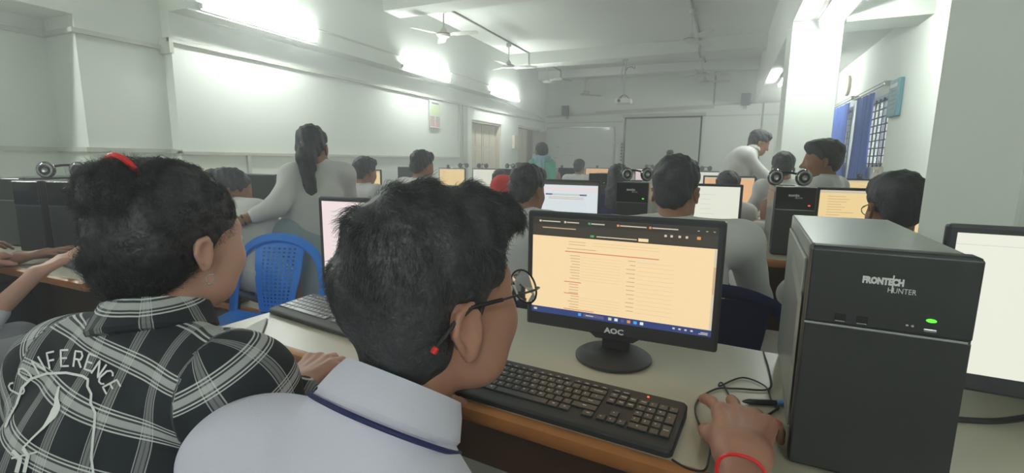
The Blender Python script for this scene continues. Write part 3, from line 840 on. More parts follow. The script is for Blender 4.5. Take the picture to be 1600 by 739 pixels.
# wall clock, signs, curtains on the right wall
ck = empty('wall_clock', (1.725, 9.76, 2.50), 'round pale wall clock high between pillar and curtains', 'clock')
XX = lambda p: V(-p[2], p[0], p[1])
a = MB(); a.lathe([(.15, -.02), (.165, .0), (.165, .03), (.145, .035), (.14, .028)], M['cream'], 32, XX); a.build('case', parent=ck, smooth=True)
a = MB(); a.lathe([(.14, .022), (.141, .027)], M['white'], 32, XX); a.build('face', parent=ck)
a = MB(); a.box((-.005, -.01, .028), (.005, .09, .031), M['gloss'], XX); a.box((-.01, -.004, .031), (.07, .004, .034), M['gloss'], XX); a.build('hand', parent=ck)
sg = empty('wall_sign', (1.735, 7.02, 1.98), 'teal framed notice board on the right wall beside the curtain', 'sign')
a = MB(); a.box((-.045, -.18, -.21), (0, .18, .21), M['sign_blue'], bev=.005); a.build('board', parent=sg)
a = MB()
a.box((-.048, -.155, -.19), (-.0452, .155, .19), M['pale_cloth']); a.box((-.050, -.13, .12), (-.0482, .13, .16), M['paper'])
for k in range(5): a.box((-.050, -.13, .07 - k * .05), (-.0482, random.uniform(.02, .13), .082 - k * .05), M['ink'])
a.build('printed_sheet', parent=sg)
def curtain(y0, y1, z0, z1, label, mrod):
    r = empty('curtain', (1.66, (y0 + y1) / 2, z1), label, 'curtain'); n = 60; mb = MB(); top = []; rings = []
    for k in range(9):
        t = k / 8; z = (z0 - z1) * t
        ring = []
        sw = .5 + .5 * t
        for i in range(n + 1):
            u = i / n; y = (y0 - y1) / 2 + (y1 - y0) * (u * (1 - .10 * math.sin(t * PI) * 1) + .05 * math.sin(t * PI))
            ring.append((.028 * sw * math.sin(u * 2 * PI * 7 + .5 * math.sin(3 * t)) + .01 * math.sin(u * 31), y, z))
        for i in range(n, -1, -1):
            p = ring[i]; ring.append((p[0] + .004, p[1], p[2]))
        rings.append(ring)
    mb.loft(rings, M['curtain'], None, cap=True); mb.build('curtain_cloth', parent=r, smooth=True)
    a = MB(); yl, yh = mrod[0] - (y0 + y1) / 2, mrod[1] - (y0 + y1) / 2
    a.tube([(0, yl, .03), (0, yh, .03)], .011, M['aluminium']); a.tube([(.0, yl, .07), (0.0, yh, .07)], .008, M['aluminium'])
    for y in (yl + .02, yh - .02): a.box((0, y - .01, .02), (.08, y + .01, .08), M['aluminium'])
    a.build('curtain_rod', parent=r)
curtain(7.78, 8.55, .95, 2.14, 'blue curtain nearest the teal notice, beside the barred window', (7.30, 8.85))
curtain(9.18, 10.66, .95, 2.17, 'wide blue curtain next to the far pillar', (9.02, 10.75))
def switch_board(loc, w, h, d, axis, label, n=4):
    r = empty('switch_board', loc, label, 'switch board')
    X = (lambda p: V(p[2], p[0], p[1])) if axis == 'L' else (lambda p: V(-p[2], p[0], p[1]))
    a = MB(); a.box((-w / 2, -h / 2, 0), (w / 2, h / 2, d), M['cream'], X, bev=.005); a.build('box', parent=r)
    for k in range(n):
        x = -w / 2 + (k + .5) * w / n
        b = MB()
        if k % 3 == 1:
            for dx, dz in ((-.015, -.01), (.015, -.01), (0, .015)): b.box((x + dx - .005, dz - .005, d), (x + dx + .005, dz + .005, d + .001), M['gloss'], X)
            b.build('socket', parent=r)
        else: b.box((x - .012, -.022, d), (x + .012, .022, d + .006), M['white'], X, bev=.003); b.build('switch', parent=r)
switch_board((-5.2 + .005, 3.56, 1.0), .42, .17, .05, 'L', 'cream switch board with sockets on the left wall behind the seated girl', 5)
switch_board((1.735, 7.34, 1.13), .26, .12, .04, 'R', 'small switch board on the right wall below the barred window', 3)
switch_board((-5.2 + .005, 11.76, 1.69), .26, .34, .08, 'L', 'small switch box on the left wall between the two doors', 2)
po = empty('wall_poster', (-5.18, 7.97, 2.06), 'narrow printed calendar poster on the left wall', 'poster')
a = MB(); a.box((0, -.19, -.25), (.012, .19, .25), M['paper']); a.build('sheet', parent=po)
a = MB(); a.box((.012, -.17, -.02), (.0135, .17, .17), M['sign_green'])
for k in range(8):
    for c in range(2): a.box((.012, -.17 + c * .18, -.05 - k * .024), (.0135, -.17 + c * .18 + .14, -.038 - k * .024), M['sign_red' if k > 1 and c == 0 or k > 3 else 'ink'])
a.box((.012, -.12, .19), (.0135, .12, .22), M['ink']); a.build('print', parent=po)

# bright overcast sky outside the windows
sk = MB(); sk.box((3.2, 3.0, -1.0), (3.25, 16.0, 5.0), material('overcast_sky', (0, 0, 0, 1), 1.0, emit=(.82, .93, 1.0, 1), estr=4.5)); tag(sk.build('sky_backdrop'), kind='structure')

# ------------------------------------------------------------ desks and computers
def ray_xy(px, y):
    d = AX @ np.array([px - 800.0, 260 - 369.5, 747.0]); return float(d[0] / d[1] * y)
def on_front(px, py, y):
    d = AX @ np.array([px - 800.0, py - 369.5, 747.0]); return d[0] / d[1] * y, CAM[2] + d[2] / d[1] * y
def on_top(px, py, z=.75):
    d = AX @ np.array([px - 800.0, py - 369.5, 747.0]); t = (z - CAM[2]) / d[2]; return V(d[0] * t, d[1] * t, z)
def desk(x0, x1, y, label, depth=.58, rz=0.0, pivot=None, edge='laminate_edge', step=1.3):
    cx = (x0 + x1) / 2 if pivot is None else pivot
    r = empty('computer_desk', (cx, y, 0), label, 'desk', rz=rz)
    a, b = x0 - cx, x1 - cx
    m = MB(); m.box((a, .018, .722), (b, depth, .75), M['laminate'], bev=.002); m.build('worktop', parent=r)
    m = MB(); pr = [(.018 + .002, .712), (.004, .716), (-.004, .730), (-.002, .745), (.008, .7495), (.0185, .7495)]
    m.loft([[(a, q[0], q[1]) for q in pr], [(b, q[0], q[1]) for q in pr]], M[edge]); m.build('front_edge', parent=r, smooth=True)
    m = MB(); m.box((a + .03, depth - .12, .25), (b - .03, depth - .10, .715), M['darkwood']); m.build('modesty_panel', parent=r)
    n = max(1, int(round((b - a) / step)))
    for k in range(n + 1):
        x = a + .01 + k * (b - a - .04) / n
        m = MB(); m.box((x, .06, .0), (x + .022, depth - .02, .72), M['darkwood']); m.build('leg_panel', parent=r)
    m = MB(); m.box((a + .03, .12, .10), (b - .03, .16, .13), M['laminate_edge']); m.build('foot_rail', parent=r)
    return r
desk(-1.27, 1.24, .735, 'long grey computer desk with worn wooden front edge under the large keyboard', rz=-.085, pivot=-.2, depth=.60)
desk(-1.38, 1.35, 2.62, 'grey second-row computer desk in front of the man with the broad white back')
desk(-1.5, 1.35, 4.52, 'grey computer desk of the third row carrying the orange screen')
desk(-1.6, .45, 6.95, 'grey computer desk behind the bending man, left of the far pillar')
desk(-2.4, .4, 8.85, 'grey computer desk of the farthest row, near the whiteboard and screen')
ld = desk(-4.6, -2.16, .93, 'left-hand desk with wooden edge and corner beside the plaid shirt girl', depth=.50)
m = MB(); m.box((1.196, .07, .08), (1.212, .46, .715), M['yellow']); tag(m.build('end_panel', parent=ld), 'yellow laminate end panel')
m = MB(); m.box((1.20, .03, .715), (1.222, .50, .751), M['laminate_edge'], bev=.006); m.build('end_lipping', parent=ld)
desk(-4.9, -2.45, 2.15, 'left-hand desk carrying the black monitors by the wall switch board')
desk(-4.9, -1.75, 3.95, 'left-hand desk behind the standing long-haired woman')
desk(-4.9, -2.1, 5.75, 'left-hand desk below the narrow poster carrying the white screen')
desk(-4.9, -2.2, 7.75, 'left-hand desk in front of the woman in the green shawl')

def page(kind, w, h, mb, y):
    """what a screen shows: thin quads on the panel, u to the right, v up, from the centre"""
    def q(u0, v0, u1, v1, m, k=1): mb.box((u0 * w, y - .0003 * k, v0 * h), (u1 * w, y - .0003 * (k - 1) , v1 * h), M[m])
    R = random.Random(hash(kind) % 1000 if False else len(kind) * 7 + 3)
    if kind == 'main':
        q(-.5, -.5, .5, .5, 's_orange'); q(-.5, .43, .5, .5, 's_bar', 2); q(-.5, .37, .5, .43, 's_dark', 2); q(-.5, .315, .5, .37, 's_dark', 2)
        q(-.5, -.5, .5, -.435, 's_task', 2); q(.488, -.43, .5, .31, 's_light', 2); q(.489, -.1, .499, .15, 's_text', 3)
        for i, (u, t, ic) in enumerate(((-.46, .11, 's_light'), (-.31, .07, 's_light'), (-.17, .075, 's_green'), (-.01, .14, 's_or'), (.16, .13, 's_or'))):
            q(u, .455, u + .012, .475, ic, 3); q(u + .017, .460, u + .017 + t, .470, 's_light', 3)
        for u in (.40, .44, .475): q(u, .462, u + .010, .468, 's_light', 3)
        q(-.44, .395, -.24, .404, 's_text', 3)
        for u in (.24, .27, .31, .345): q(u, .39, u + .012, .41, 's_light', 3)
        q(.40, .387, .418, .413, 's_or', 3); q(-.155, .333, -.135, .353, 's_green', 3); q(-.12, .338, .10, .347, 's_light', 3); q(.108, .328, .16, .358, 's_orange', 3)
        for k in range(2): q(-.28, .27 - k * .028, -.24 + .06, .276 - k * .028, 's_text', 3); q(-.14, .275 - k * .028, .22, .277 - k * .028, 's_text', 3)
        q(-.29, .20, -.12, .207, 's_text', 3); q(-.30, .168, .22, .177, 's_red', 3)
        for k in range(9):
            v = .13 - k * .029
            q(-.27 + R.uniform(0, .02), v, -.21, v + .007, 's_text', 3); q(-.205, v - .006, .02, v - .0045, 's_text', 3)
        q(-.30, -.142, -.20, -.134, 's_red', 3)
        for k in range(4):
            v = -.165 - k * .028; q(-.27, v, -.215, v + .007, 's_text', 3)
        q(-.30, -.262, -.215, -.254, 's_red', 3)
        for k in range(5):
            v = -.285 - k * .029; q(-.28 + R.uniform(0, .03), v, -.21, v + .007, 's_text', 3); q(-.205, v - .006, .02, v - .0045, 's_text', 3)
        for k in range(13):
            v = .13 - k * .041
            q(.05 + R.uniform(0, .02), v, .10, v + .007, 's_text', 3); q(.11, v - .006, .30, v - .0045, 's_text', 3)
        q(.11, .125, .20, .150, 's_grey', 3); q(.112, .128, .198, .147, 's_orange', 4); q(-.30, -.425, -.12, -.418, 's_red', 3)
        q(-.485, -.475, -.465, -.455, 's_light', 3)
        q(-.21, -.480, -.193, -.452, 's_blue', 3); q(-.18, -.482, -.06, -.450, 's_head', 3); q(-.165, -.470, -.12, -.462, 's_light', 4)
        for k, c in enumerate(('s_light', 's_white', 's_head', 's_or', 's_blue', 's_cream')): q(-.035 + k * .035, -.480, -.017 + k * .035, -.452, c, 3)
        for k in range(4): q(.31 + k * .03, -.473, .322 + k * .03, -.457, 's_light', 3)
        q(.45, -.470, .485, -.463, 's_light', 3); q(.44, -.484, .485, -.477, 's_light', 3)
        return
    base = {'form': 's_white', 'list': 's_cream', 'orange': 's_orange2', 'yellow': 's_yellow', 'white': 's_white', 'strip': 's_cream', 'pink': 's_pink', 'blank': 's_cream'}[kind]
    q(-.5, -.5, .5, .5, base)
    if kind == 'blank':
        q(-.5, .42, .5, .424, 's_grey', 2)
        for k in range(12):
            v = .34 - k * .065; q(-.02, v, .02 + R.uniform(.0, .08), v + .006, 's_grey', 2)
    elif kind == 'form':
        q(-.5, .42, .5, .5, 's_dark', 2); q(-.5, .26, .5, .42, 's_pink', 2); q(-.5, .34, .5, .42, 's_white', 3)
        q(-.33, .14, .33, .18, 's_head', 2); q(-.22, .135, .22, .185, 's_grey', 3)
        for v in (.08, .04): q(-.28, v, .28, v + .014, 's_text', 2)
        for k in range(9): q(-.33, -.04 - k * .045, .33, -.034 - k * .045, 's_grey', 2)
    else:
        if kind in ('yellow', 'orange'): q(-.5, .44, .5, .5, 's_light', 2)
        if kind != 'white' or True:
            for k in range(13):
                v = .36 - k * .058; q(-.42, v, -.42 + R.uniform(.12, .30), v + .012, 's_grey' if kind in ('list', 'white', 'strip', 'pink') else 's_text', 2)
                if k % 2: q(.02, v, .02 + R.uniform(.1, .3), v + .010, 's_grey' if kind in ('list', 'white', 'strip', 'pink') else 's_text', 2)
def monitor(x, y, label, kind='white', rz=0.0, w=.455, h=.292, z0=.75, top=None, logo=False, brand=True, on=True, group=None):
    """stands at (x, y), the screen looks to -y"""
    r = empty('monitor', (x, y, z0), label, 'monitor', rz=rz, group=group)
    zb = .055
    m = MB(); m.box((-w / 2, -.002, zb), (w / 2, .018, zb + h), M['bezel'], bev=.006)
    m.loft([[(-w / 2 + .03, .018, zb + .03), (w / 2 - .03, .018, zb + .03), (w / 2 - .03, .018, zb + h - .03), (-w / 2 + .03, .018, zb + h - .03)], [(-w / 2 + .09, .042, zb + .06), (w / 2 - .09, .042, zb + .06), (w / 2 - .09, .042, zb + h - .07), (-w / 2 + .09, .042, zb + h - .07)]], M['black_rough'])
    m.build('panel_housing', parent=r)
    sw, sh, sc = w - .030, h - .050, zb + h / 2 + .010
    if on:
        m = MB(); page(kind, sw, sh, m, 0)
        X = lambda p: V(p[0], p[1] - .0023, p[2] + sc)
        m.v = [tuple(X(V(*p))) for p in m.v]
        m.build('screen', parent=r)
    else:
        m = MB(); m.box((-sw / 2, -.003, sc - sh / 2), (sw / 2, -.0021, sc + sh / 2), M['gloss']); m.build('screen', parent=r)
    m = MB(); m.box((-.034, .022, .010), (.034, .040, zb + .10), M['black_rough'], bev=.004); m.build('stand_neck', parent=r)
    m = MB(); m.lathe([(.002, .0), (.086, 0), (.090, .003), (.090, .008), (.084, .012), (.03, .016), (.002, .016)], M['black_rough'], 48, lambda p: V(p[0], p[1] + .002, p[2])); m.build('stand_base', parent=r, smooth=True)
    if logo:
        vs, fs = text_mesh('AOC', .018, .0008); m = MB(); m.add(vs, fs, M['legend'], lambda p: V(p[0] * 1.15, -.0026, zb + .0135 + p[1])); tag(m.build('brand_logo', parent=r), 'silver maker lettering')
        m = MB(); m.loft([[(-.06, 0.0, zb + .002), (.06, 0.0, zb + .002), (.06, .016, zb + .002), (-.06, .016, zb + .002)], [(-.045, .002, zb - .010), (.045, .002, zb - .010), (.045, .014, zb - .010), (-.045, .014, zb - .010)]], M['bezel']); m.build('chin_lip', parent=r)
    return r
main = monitor(-.218, 1.10, 'large monitor in front of the spectacled boy, cream web form on its screen', 'main', logo=True, rz=-.012)
monitor(.625, 1.10, 'monitor with white page partly hidden behind the big black computer case', 'blank', rz=-.06, w=.50, h=.31)
monitor(-.985, 1.19, 'monitor edge showing left of the boy\'s head above the second keyboard', 'pink', rz=.10)
monitor(-.955, 3.02, 'second-row monitor with white and pink form page', 'form')
monitor(-.135, 3.02, 'second-row monitor with bright white list page right of the man in white', 'list')
monitor(.70, 3.02, 'second-row monitor with yellow page between the two computer cases and near pillar', 'yellow', w=.50)

def tower(x, y, label, led='led_green', logo=True, w=.193, h=.352, d=.50, full=True, rz=0.0, z0=.75, case='case'):
    """x, y: lower front left corner line; the front looks to -y"""
    r = empty('computer_tower', (x + w / 2, y, z0), label, 'computer case', rz=rz)
    a = -w / 2
    m = MB(); m.box((a + .004, .03, .006), (-a - .004, d, h - .003), M[case], bev=.003)
    m.build('case', parent=r)
    m = MB(); m.box((a, 0, .004), (-a, .034, h), M['black_rough'], bev=.006)
    gz = h * .675
    m.box((a + .001, -.0012, .008), (-a - .001, .004, gz - .0015), M['black'], bev=.002)
    m.box((a + .001, -.0030, gz + .0015), (-a - .001, .004, h - .003), M['gloss'] if not full else M['black'], bev=.003)
    m.build('front_panel', parent=r)
    m = MB(); m.box((a + .001, -.0042, gz - .0016), (-a - .006, 0, gz + .0014), M['silver']); m.build('silver_strip', parent=r)
    m = MB(); m.box((a - .001, .07, .03), (a + .005, d - .03, h - .03), M[case], bev=.004)
    m.loft([[(a - .001, .05, .06), (a - .001, .28, .03), (a - .001, .28, h - .06), (a - .001, .05, h - .09)], [(a - .004, .065, .075), (a - .004, .265, .05), (a - .004, .265, h - .08), (a - .004, .065, h - .105)]], M[case])
    m.build('side_panel', parent=r)
    if full:
        for ox in (-.052, -.026):
            m = MB(); m.box((ox - .007, -.0036, gz + .006), (ox + .007, -.0025, gz + .018), M['gloss']); m.box((ox - .006, -.0040, gz + .0065), (ox + .006, -.0034, gz + .0078), M['silver']); m.build('usb_port', parent=r)
        for ox in (.025, .031): 
            m = MB(); m.box((ox - .0015, -.0036, gz + .012), (ox + .0015, -.0028, gz + .015), M['silver']); m.build('audio_jack', parent=r)
    m = MB()
    XL_ = .050 if full else .062
    m.lathe([(.0, 0), (.0055, 0), (.0055, .002), (.004, .003), (.0, .003)], M[led], 20, lambda p: V(p[0] + XL_, -.003 - p[2], gz + .024 + p[1] * .42)); m.build('power_light', parent=r, smooth=True)
    if full:
        m = MB(); m.box((XL_ - .007, -.0042, gz + .008), (XL_ + .007, -.0028, gz + .012), M['silver'], bev=.001); m.build('power_button', parent=r)
    if logo:
        m = MB(); vs, fs = text_mesh('FRONTECH', .0125, .0009); m.add(vs, fs, M['legend'], lambda p: V(p[0] * .72 - .008, -.0034, h - .043 + p[1]))
        m.add(*text_mesh('HUNTER', .0105, .0), M['legend'], lambda p: V(p[0] * .78 + .014, -.0034, h - .0545 + p[1]))
        m.box((.0025, -.0036, h - .058), (.0042, -.0030, h - .033), M['legend'])
        tag(m.build('brand_lettering', parent=r), 'silver maker lettering')
    m = MB()
    for fx in (a + .03, -a - .03):
        for fy in (.05, d - .05): m.lathe([(.012, 0), (.014, .007)], M['black_rough'], 12, c=(fx, fy, 0))
    m.build('feet', parent=r)
    return r
tower(.1215, .805, 'big black computer case with silver lettering and green light, close to the mouse hand', rz=-.05)
tower(-.575, 2.78, 'computer case with green light in the second row, left of the white-shirted man', full=False, w=.18)
tower(.235, 2.78, 'computer case with red light in the second row carrying headphones', 'led_red', full=False, w=.18)

def keyboard(loc, rz, label, w=.425, d=.158, keys=True, grey=False, led=True):
    r = empty('keyboard', loc, label, 'keyboard', rz=rz)
    m = MB()
    def ring(i, z): 
        b = .012; pts = []
        for cx, cy, a0 in ((w / 2 - b, d - b, 0), (-w / 2 + b, d - b, 1), (-w / 2 + b, b, 2), (w / 2 - b, b, 3)):
            for k in range(5):
                t = (a0 + k / 4) * PI / 2; pts.append((cx + math.cos(t) * (b - i), cy + math.sin(t) * (b - i), z + (cy + math.sin(t) * (b - i)) * .075 * (1 if z > .006 else 0)))
        return pts
    m.loft([ring(.004, .0), ring(0, .003), ring(0, .011), ring(.002, .0135), ring(.006, .0142)], M['black_rough']); m.build('keyboard_body', parent=r)
    u = (w - .020) / 22.35
    x0 = -w / 2 + .010
    km = 'keygrey' if grey else 'key'
    rows = []
    y1 = d - .040
    mapx = [('QWERTYUIOP[]', 1.5), ('ASDFGHJKL;\'', 1.75), ('ZXCVBNM,./', 2.25)]
    K = []
    K += [(0, 0.62, 1, .55, 'Esc')] + [(2 + i + (i // 4) * .45, .62, 1, .55, 'F%d' % (i + 1)) for i in range(12)]
    K += [(i, -.45, 1, 1, c) for i, c in enumerate('`1234567890-=')] + [(13, -.45, 2, 1, 'Backspace')]
    K += [(0, -1.45, 1.5, 1, 'Tab')] + [(1.5 + i, -1.45, 1, 1, c) for i, c in enumerate('QWERTYUIOP[]')] + [(13.5, -1.45, 1.5, 1, '|')]
    K += [(0, -2.45, 1.75, 1, 'Caps')] + [(1.75 + i, -2.45, 1, 1, c) for i, c in enumerate('ASDFGHJKL;\'')] + [(12.75, -2.45, 2.25, 1, 'Enter')]
    K += [(0, -3.45, 2.25, 1, 'Shift')] + [(2.25 + i, -3.45, 1, 1, c) for i, c in enumerate('ZXCVBNM,./')] + [(12.25, -3.45, 2.75, 1, 'Shift')]
    K += [(0, -4.45, 1.25, 1, 'Ctrl'), (1.25, -4.45, 1.25, 1, 'Win'), (2.5, -4.45, 1.25, 1, 'Alt'), (3.75, -4.45, 6.25, 1, ''), (10, -4.45, 1.25, 1, 'Alt'), (11.25, -4.45, 1.25, 1, 'Fn'), (13.75, -4.45, 1.25, 1, 'Ctrl')]
    K += [(15.3 + i, .62, 1, .55, t) for i, t in enumerate(('PrtSc', 'ScrLk'))]
    for j, t in enumerate((('Ins', 'Home', 'PgUp'), ('Del', 'End', 'PgDn'))): K += [(15.3 + i, -.45 - j, .95, 1, s) for i, s in enumerate(t)]
    K += [(16.3, -3.45, .95, 1, '^'), (15.3, -4.45, .95, 1, '<'), (16.3, -4.45, .95, 1, 'v'), (17.3, -4.45, .95, 1, '>')]
    for j, t in enumerate((('Num', '/', '*', '-'), ('7', '8', '9'), ('4', '5', '6'), ('1', '2', '3'))): K += [(18.35 + i, -.45 - j, 1, 1, s) for i, s in enumerate(t)]
    K += [(21.35, -2.45, 1, 2, '+'), (21.35, -4.45, 1, 2, 'Enter'), (18.35, -4.45, 2, 1, '0'), (20.35, -4.45, 1, 1, '.')]
    bm_all = MB()
    for (kx, ky, kw, kh, t) in K:
        X0 = x0 + kx * u + .0007; X1 = X0 + kw * u - .0016
        Y0 = y1 + ky * u * 1.08 ; Y1 = Y0 + kh * u * 1.08 - .0016
        zc = .0125 + .075 * (Y0 + Y1) / 2
        mb = bm_all if not keys else MB()
        s = .0014
        rings = [[(X0, Y0, zc), (X1, Y0, zc), (X1, Y1, zc), (X0, Y1, zc)], [(X0 + .0003, Y0 + .0003, zc + .003), (X1 - .0003, Y0 + .0003, zc + .003), (X1 - .0003, Y1 - .0003, zc + .0032), (X0 + .0003, Y1 - .0003, zc + .0032)],
                 [(X0 + s, Y0 + s, zc + .0042), (X1 - s, Y0 + s, zc + .0042), (X1 - s, Y1 - s, zc + .0046), (X0 + s, Y1 - s, zc + .0046)]]
        mb.loft(rings, M[km])
        if t:
            vs, fs = text_mesh(t, .0062 if len(t) < 2 else .0042, .0002)
            cx, cy = (X0 + X1) / 2 - (0.002 if len(t) < 2 else 0), (Y0 + Y1) / 2 + (.001 if kh >= 1 else 0)
            if cx: mb.add(vs, fs, M['legend'], lambda p: V(cx + p[0], cy + p[1], zc + .00475))
        if keys: mb.build('key', parent=r)
    if not keys: tag(bm_all.build('keys', parent=r), kind=None)
    if led:
        m = MB(); m.lathe([(.0022, 0), (.0022, .001), (.001, .0016)], M['led_red'], 12, c=(x0 + 19.0 * u, y1 + 1.35 * u, .0145 + .075 * (y1 + .03))); m.build('num_lock_light', parent=r)
    return r
keyboard((-.258, .755, .7515), -.085, 'large black keyboard under the boy\'s monitor, orange light glowing')
keyboard((-1.035, .945, .7515), -.16, 'dark keyboard with pale shiny keys left of the boy\'s head', grey=True, led=False)
kl = keyboard((-2.50, 1.03, .7515), -.12, 'black keyboard on the left-hand desk under the pointing hands', keys=False, led=False)

def headset(loc, rz, label, s=1.0, rim='silver'):
    r = empty('headset', loc, label, 'headphones', rz=rz)
    pts = [(math.cos(a) * .075 * s, .02, .035 * s + math.sin(a) * .03 * s) for a in np.linspace(0, PI, 14)]
    m = MB(); m.tube([(p[0], p[1] + .055 * s * math.sin(a), p[2]) for p, a in zip(pts, np.linspace(0, PI, 14))], .006 * s, M['gloss'], 8); m.build('headband', parent=r, smooth=True)
    for sx in (-1, 1):
        X = lambda p: V(sx * .062 * s + p[0] * .9, -.005 - p[2], .042 * s + p[1])
        m = MB(); m.lathe([(.0, -.012 * s), (.040 * s, -.012 * s), (.042 * s, 0), (.036 * s, .012 * s), (.024 * s, .014 * s)], M['gloss'], 24, X)
        m.lathe([(.034 * s, .013 * s), (.031 * s, .019 * s), (.026 * s, .019 * s), (.024 * s, .013 * s)], M[rim], 24, X, cap=False)
        m.lathe([(.0, .016 * s), (.012 * s, .018 * s), (.014 * s, .013 * s)], M[rim], 18, X); m.build('ear_cup', parent=r, smooth=True)
    m = MB(); m.tube([(-.06 * s, -.01, .02 * s), (-.075 * s, -.03, .008), (-.04 * s, -.05, .005), (.02, -.04, .005)], .0025, M['cable'], 6); m.build('microphone', parent=r, smooth=True)
    return r
headset((-.49, 2.92, 1.1025), .5, 'silver-rimmed headphones on the second-row computer case with green light', 1.0)
headset((.30, 2.88, 1.1025), .1, 'silver-rimmed headphones on the case with the red light', 1.05)

# mouse under the hand, cables, pen
def mouse(loc, rz, label):
    r = empty('computer_mouse', loc, label, 'mouse', rz=rz)
    skin_obj('shell', [el((0, .055, .010), (.031, .058, .026), k=.01), bx((0, .05, -.03), (.05, .08, .03), op='s', k=.004)], .003, M['black'], r)
    m = MB(); m.lathe([(.0065, -.003), (.008, 0), (.0065, .003)], M['steel'], 16, lambda p: V(p[2], p[0] + .088, p[1] + .027)); m.build('scroll_wheel', parent=r, smooth=True)
    return r
mouse((.060, .800, .7505), -.06, 'black mouse under the hand beside the big case')
mouse((-2.31, 1.02, .7505), .5, 'black mouse beside the left-hand keyboard, near the desk corner')
def wire(name, pts, r, m, label, cat='cable', n=8):
    P = [np.asarray(p, float) for p in pts]; out = []
    for i in range(len(P) - 1):
        p0, p1, p2, p3 = P[max(i - 1, 0)], P[i], P[i + 1], P[min(i + 2, len(P) - 1)]
        for k in range(8):
            t = k / 8; out.append(.5 * ((2 * p1) + (-p0 + p2) * t + (2 * p0 - 5 * p1 + 4 * p2 - p3) * t * t + (-p0 + 3 * p1 - 3 * p2 + p3) * t ** 3))
    out.append(P[-1]); mb = MB(); mb.tube(out, r, M[m], n); return tag(mb.build(name, smooth=True), label, cat)
g = lambda *q: [on_top(x, y, .7535) for x, y in q]
wire('mouse_cable', g((1158, 655), (1130, 600), (1125, 603), (1160, 590), (1195, 603), (1205, 625), (1215, 640)), .0018, 'cable', 'thin black cable looping from mouse to the big case')
wire('power_cable', g((1125, 700), (1092, 660), (1089, 628), (1118, 608), (1150, 607), (1200, 608), (1203, 585), (1193, 550)), .0020, 'cable', 'black cable winding across the desk beside the keyboard')
wire('keyboard_cable', g((1050, 718), (1075, 732), (1100, 735), (1108, 715), (1112, 690)), .0018, 'cable', 'black cable leaving the large keyboard corner toward the hand')
wire('loose_wire', g((1145, 628), (1165, 640), (1187, 651), (1200, 648), (1217, 637)), .0022, 'cable', 'short black wire lying by the dark pen')
mb = MB(); pa, pb = on_top(1160, 627, .756), on_top(1213, 629, .756)
mb.tube([pa, pa + (pb - pa) * .06, pa + (pb - pa) * .2, pb - (pb - pa) * .1, pb], [.0015, .003, .0055, .0055, .004], M['black'], 12); pe = mb.build('pen', smooth=True); tag(pe, 'black pen with blue end lying left of the big case', 'pen')
mb = MB(); mb.tube([pb, pb + unit(pb - pa) * .012], .006, M['s_blue'] if False else material('blue_cap', srgb(110, 170, 230), .4), 12); mb.build('cap', parent=pe, smooth=True)
wire('adapter_cable', g((1490, 655), (1540, 658), (1580, 656), (1640, 645)), .006, 'cable', 'thick black cable behind the big case under the white monitor')
mb = MB(); mb.box((.60, .965, .7505), (.70, 1.0, .775), M['black_rough'], bev=.008); tag(mb.build('power_adapter'), 'black power adapter under the white monitor at right', 'adapter')
# notebook on the left end of the desk
nb = [on_top(x, y, .756) for x, y in ((372, 522), (417, 499), (398, 557), (352, 585))]
nbr = empty('notebook', tuple(np.mean(nb, 0) - V(0, 0, .004)), 'white-paged notebook with dark cover edge lying beside the plaid sleeve', 'notebook')
cen = np.mean(nb, 0) - V(0, 0, .004)
def plate(pts, z0, z1, s, m, nm, par):
    c = np.mean(pts, 0); q = [c + (p - c) * s for p in pts]; mb = MB()
    mb.loft([[tuple(V(p[0], p[1], z0) - V(cen[0], cen[1], 0)) for p in q], [tuple(V(p[0], p[1], z1) - V(cen[0], cen[1], 0)) for p in q]], m); return mb.build(nm, parent=par)
nbr.location = (cen[0], cen[1], .751)
plate(nb, 0, .003, 1.06, M['gloss'], 'cover', nbr); plate(nb, .003, .011, 1.0, M['paper'], 'pages', nbr)

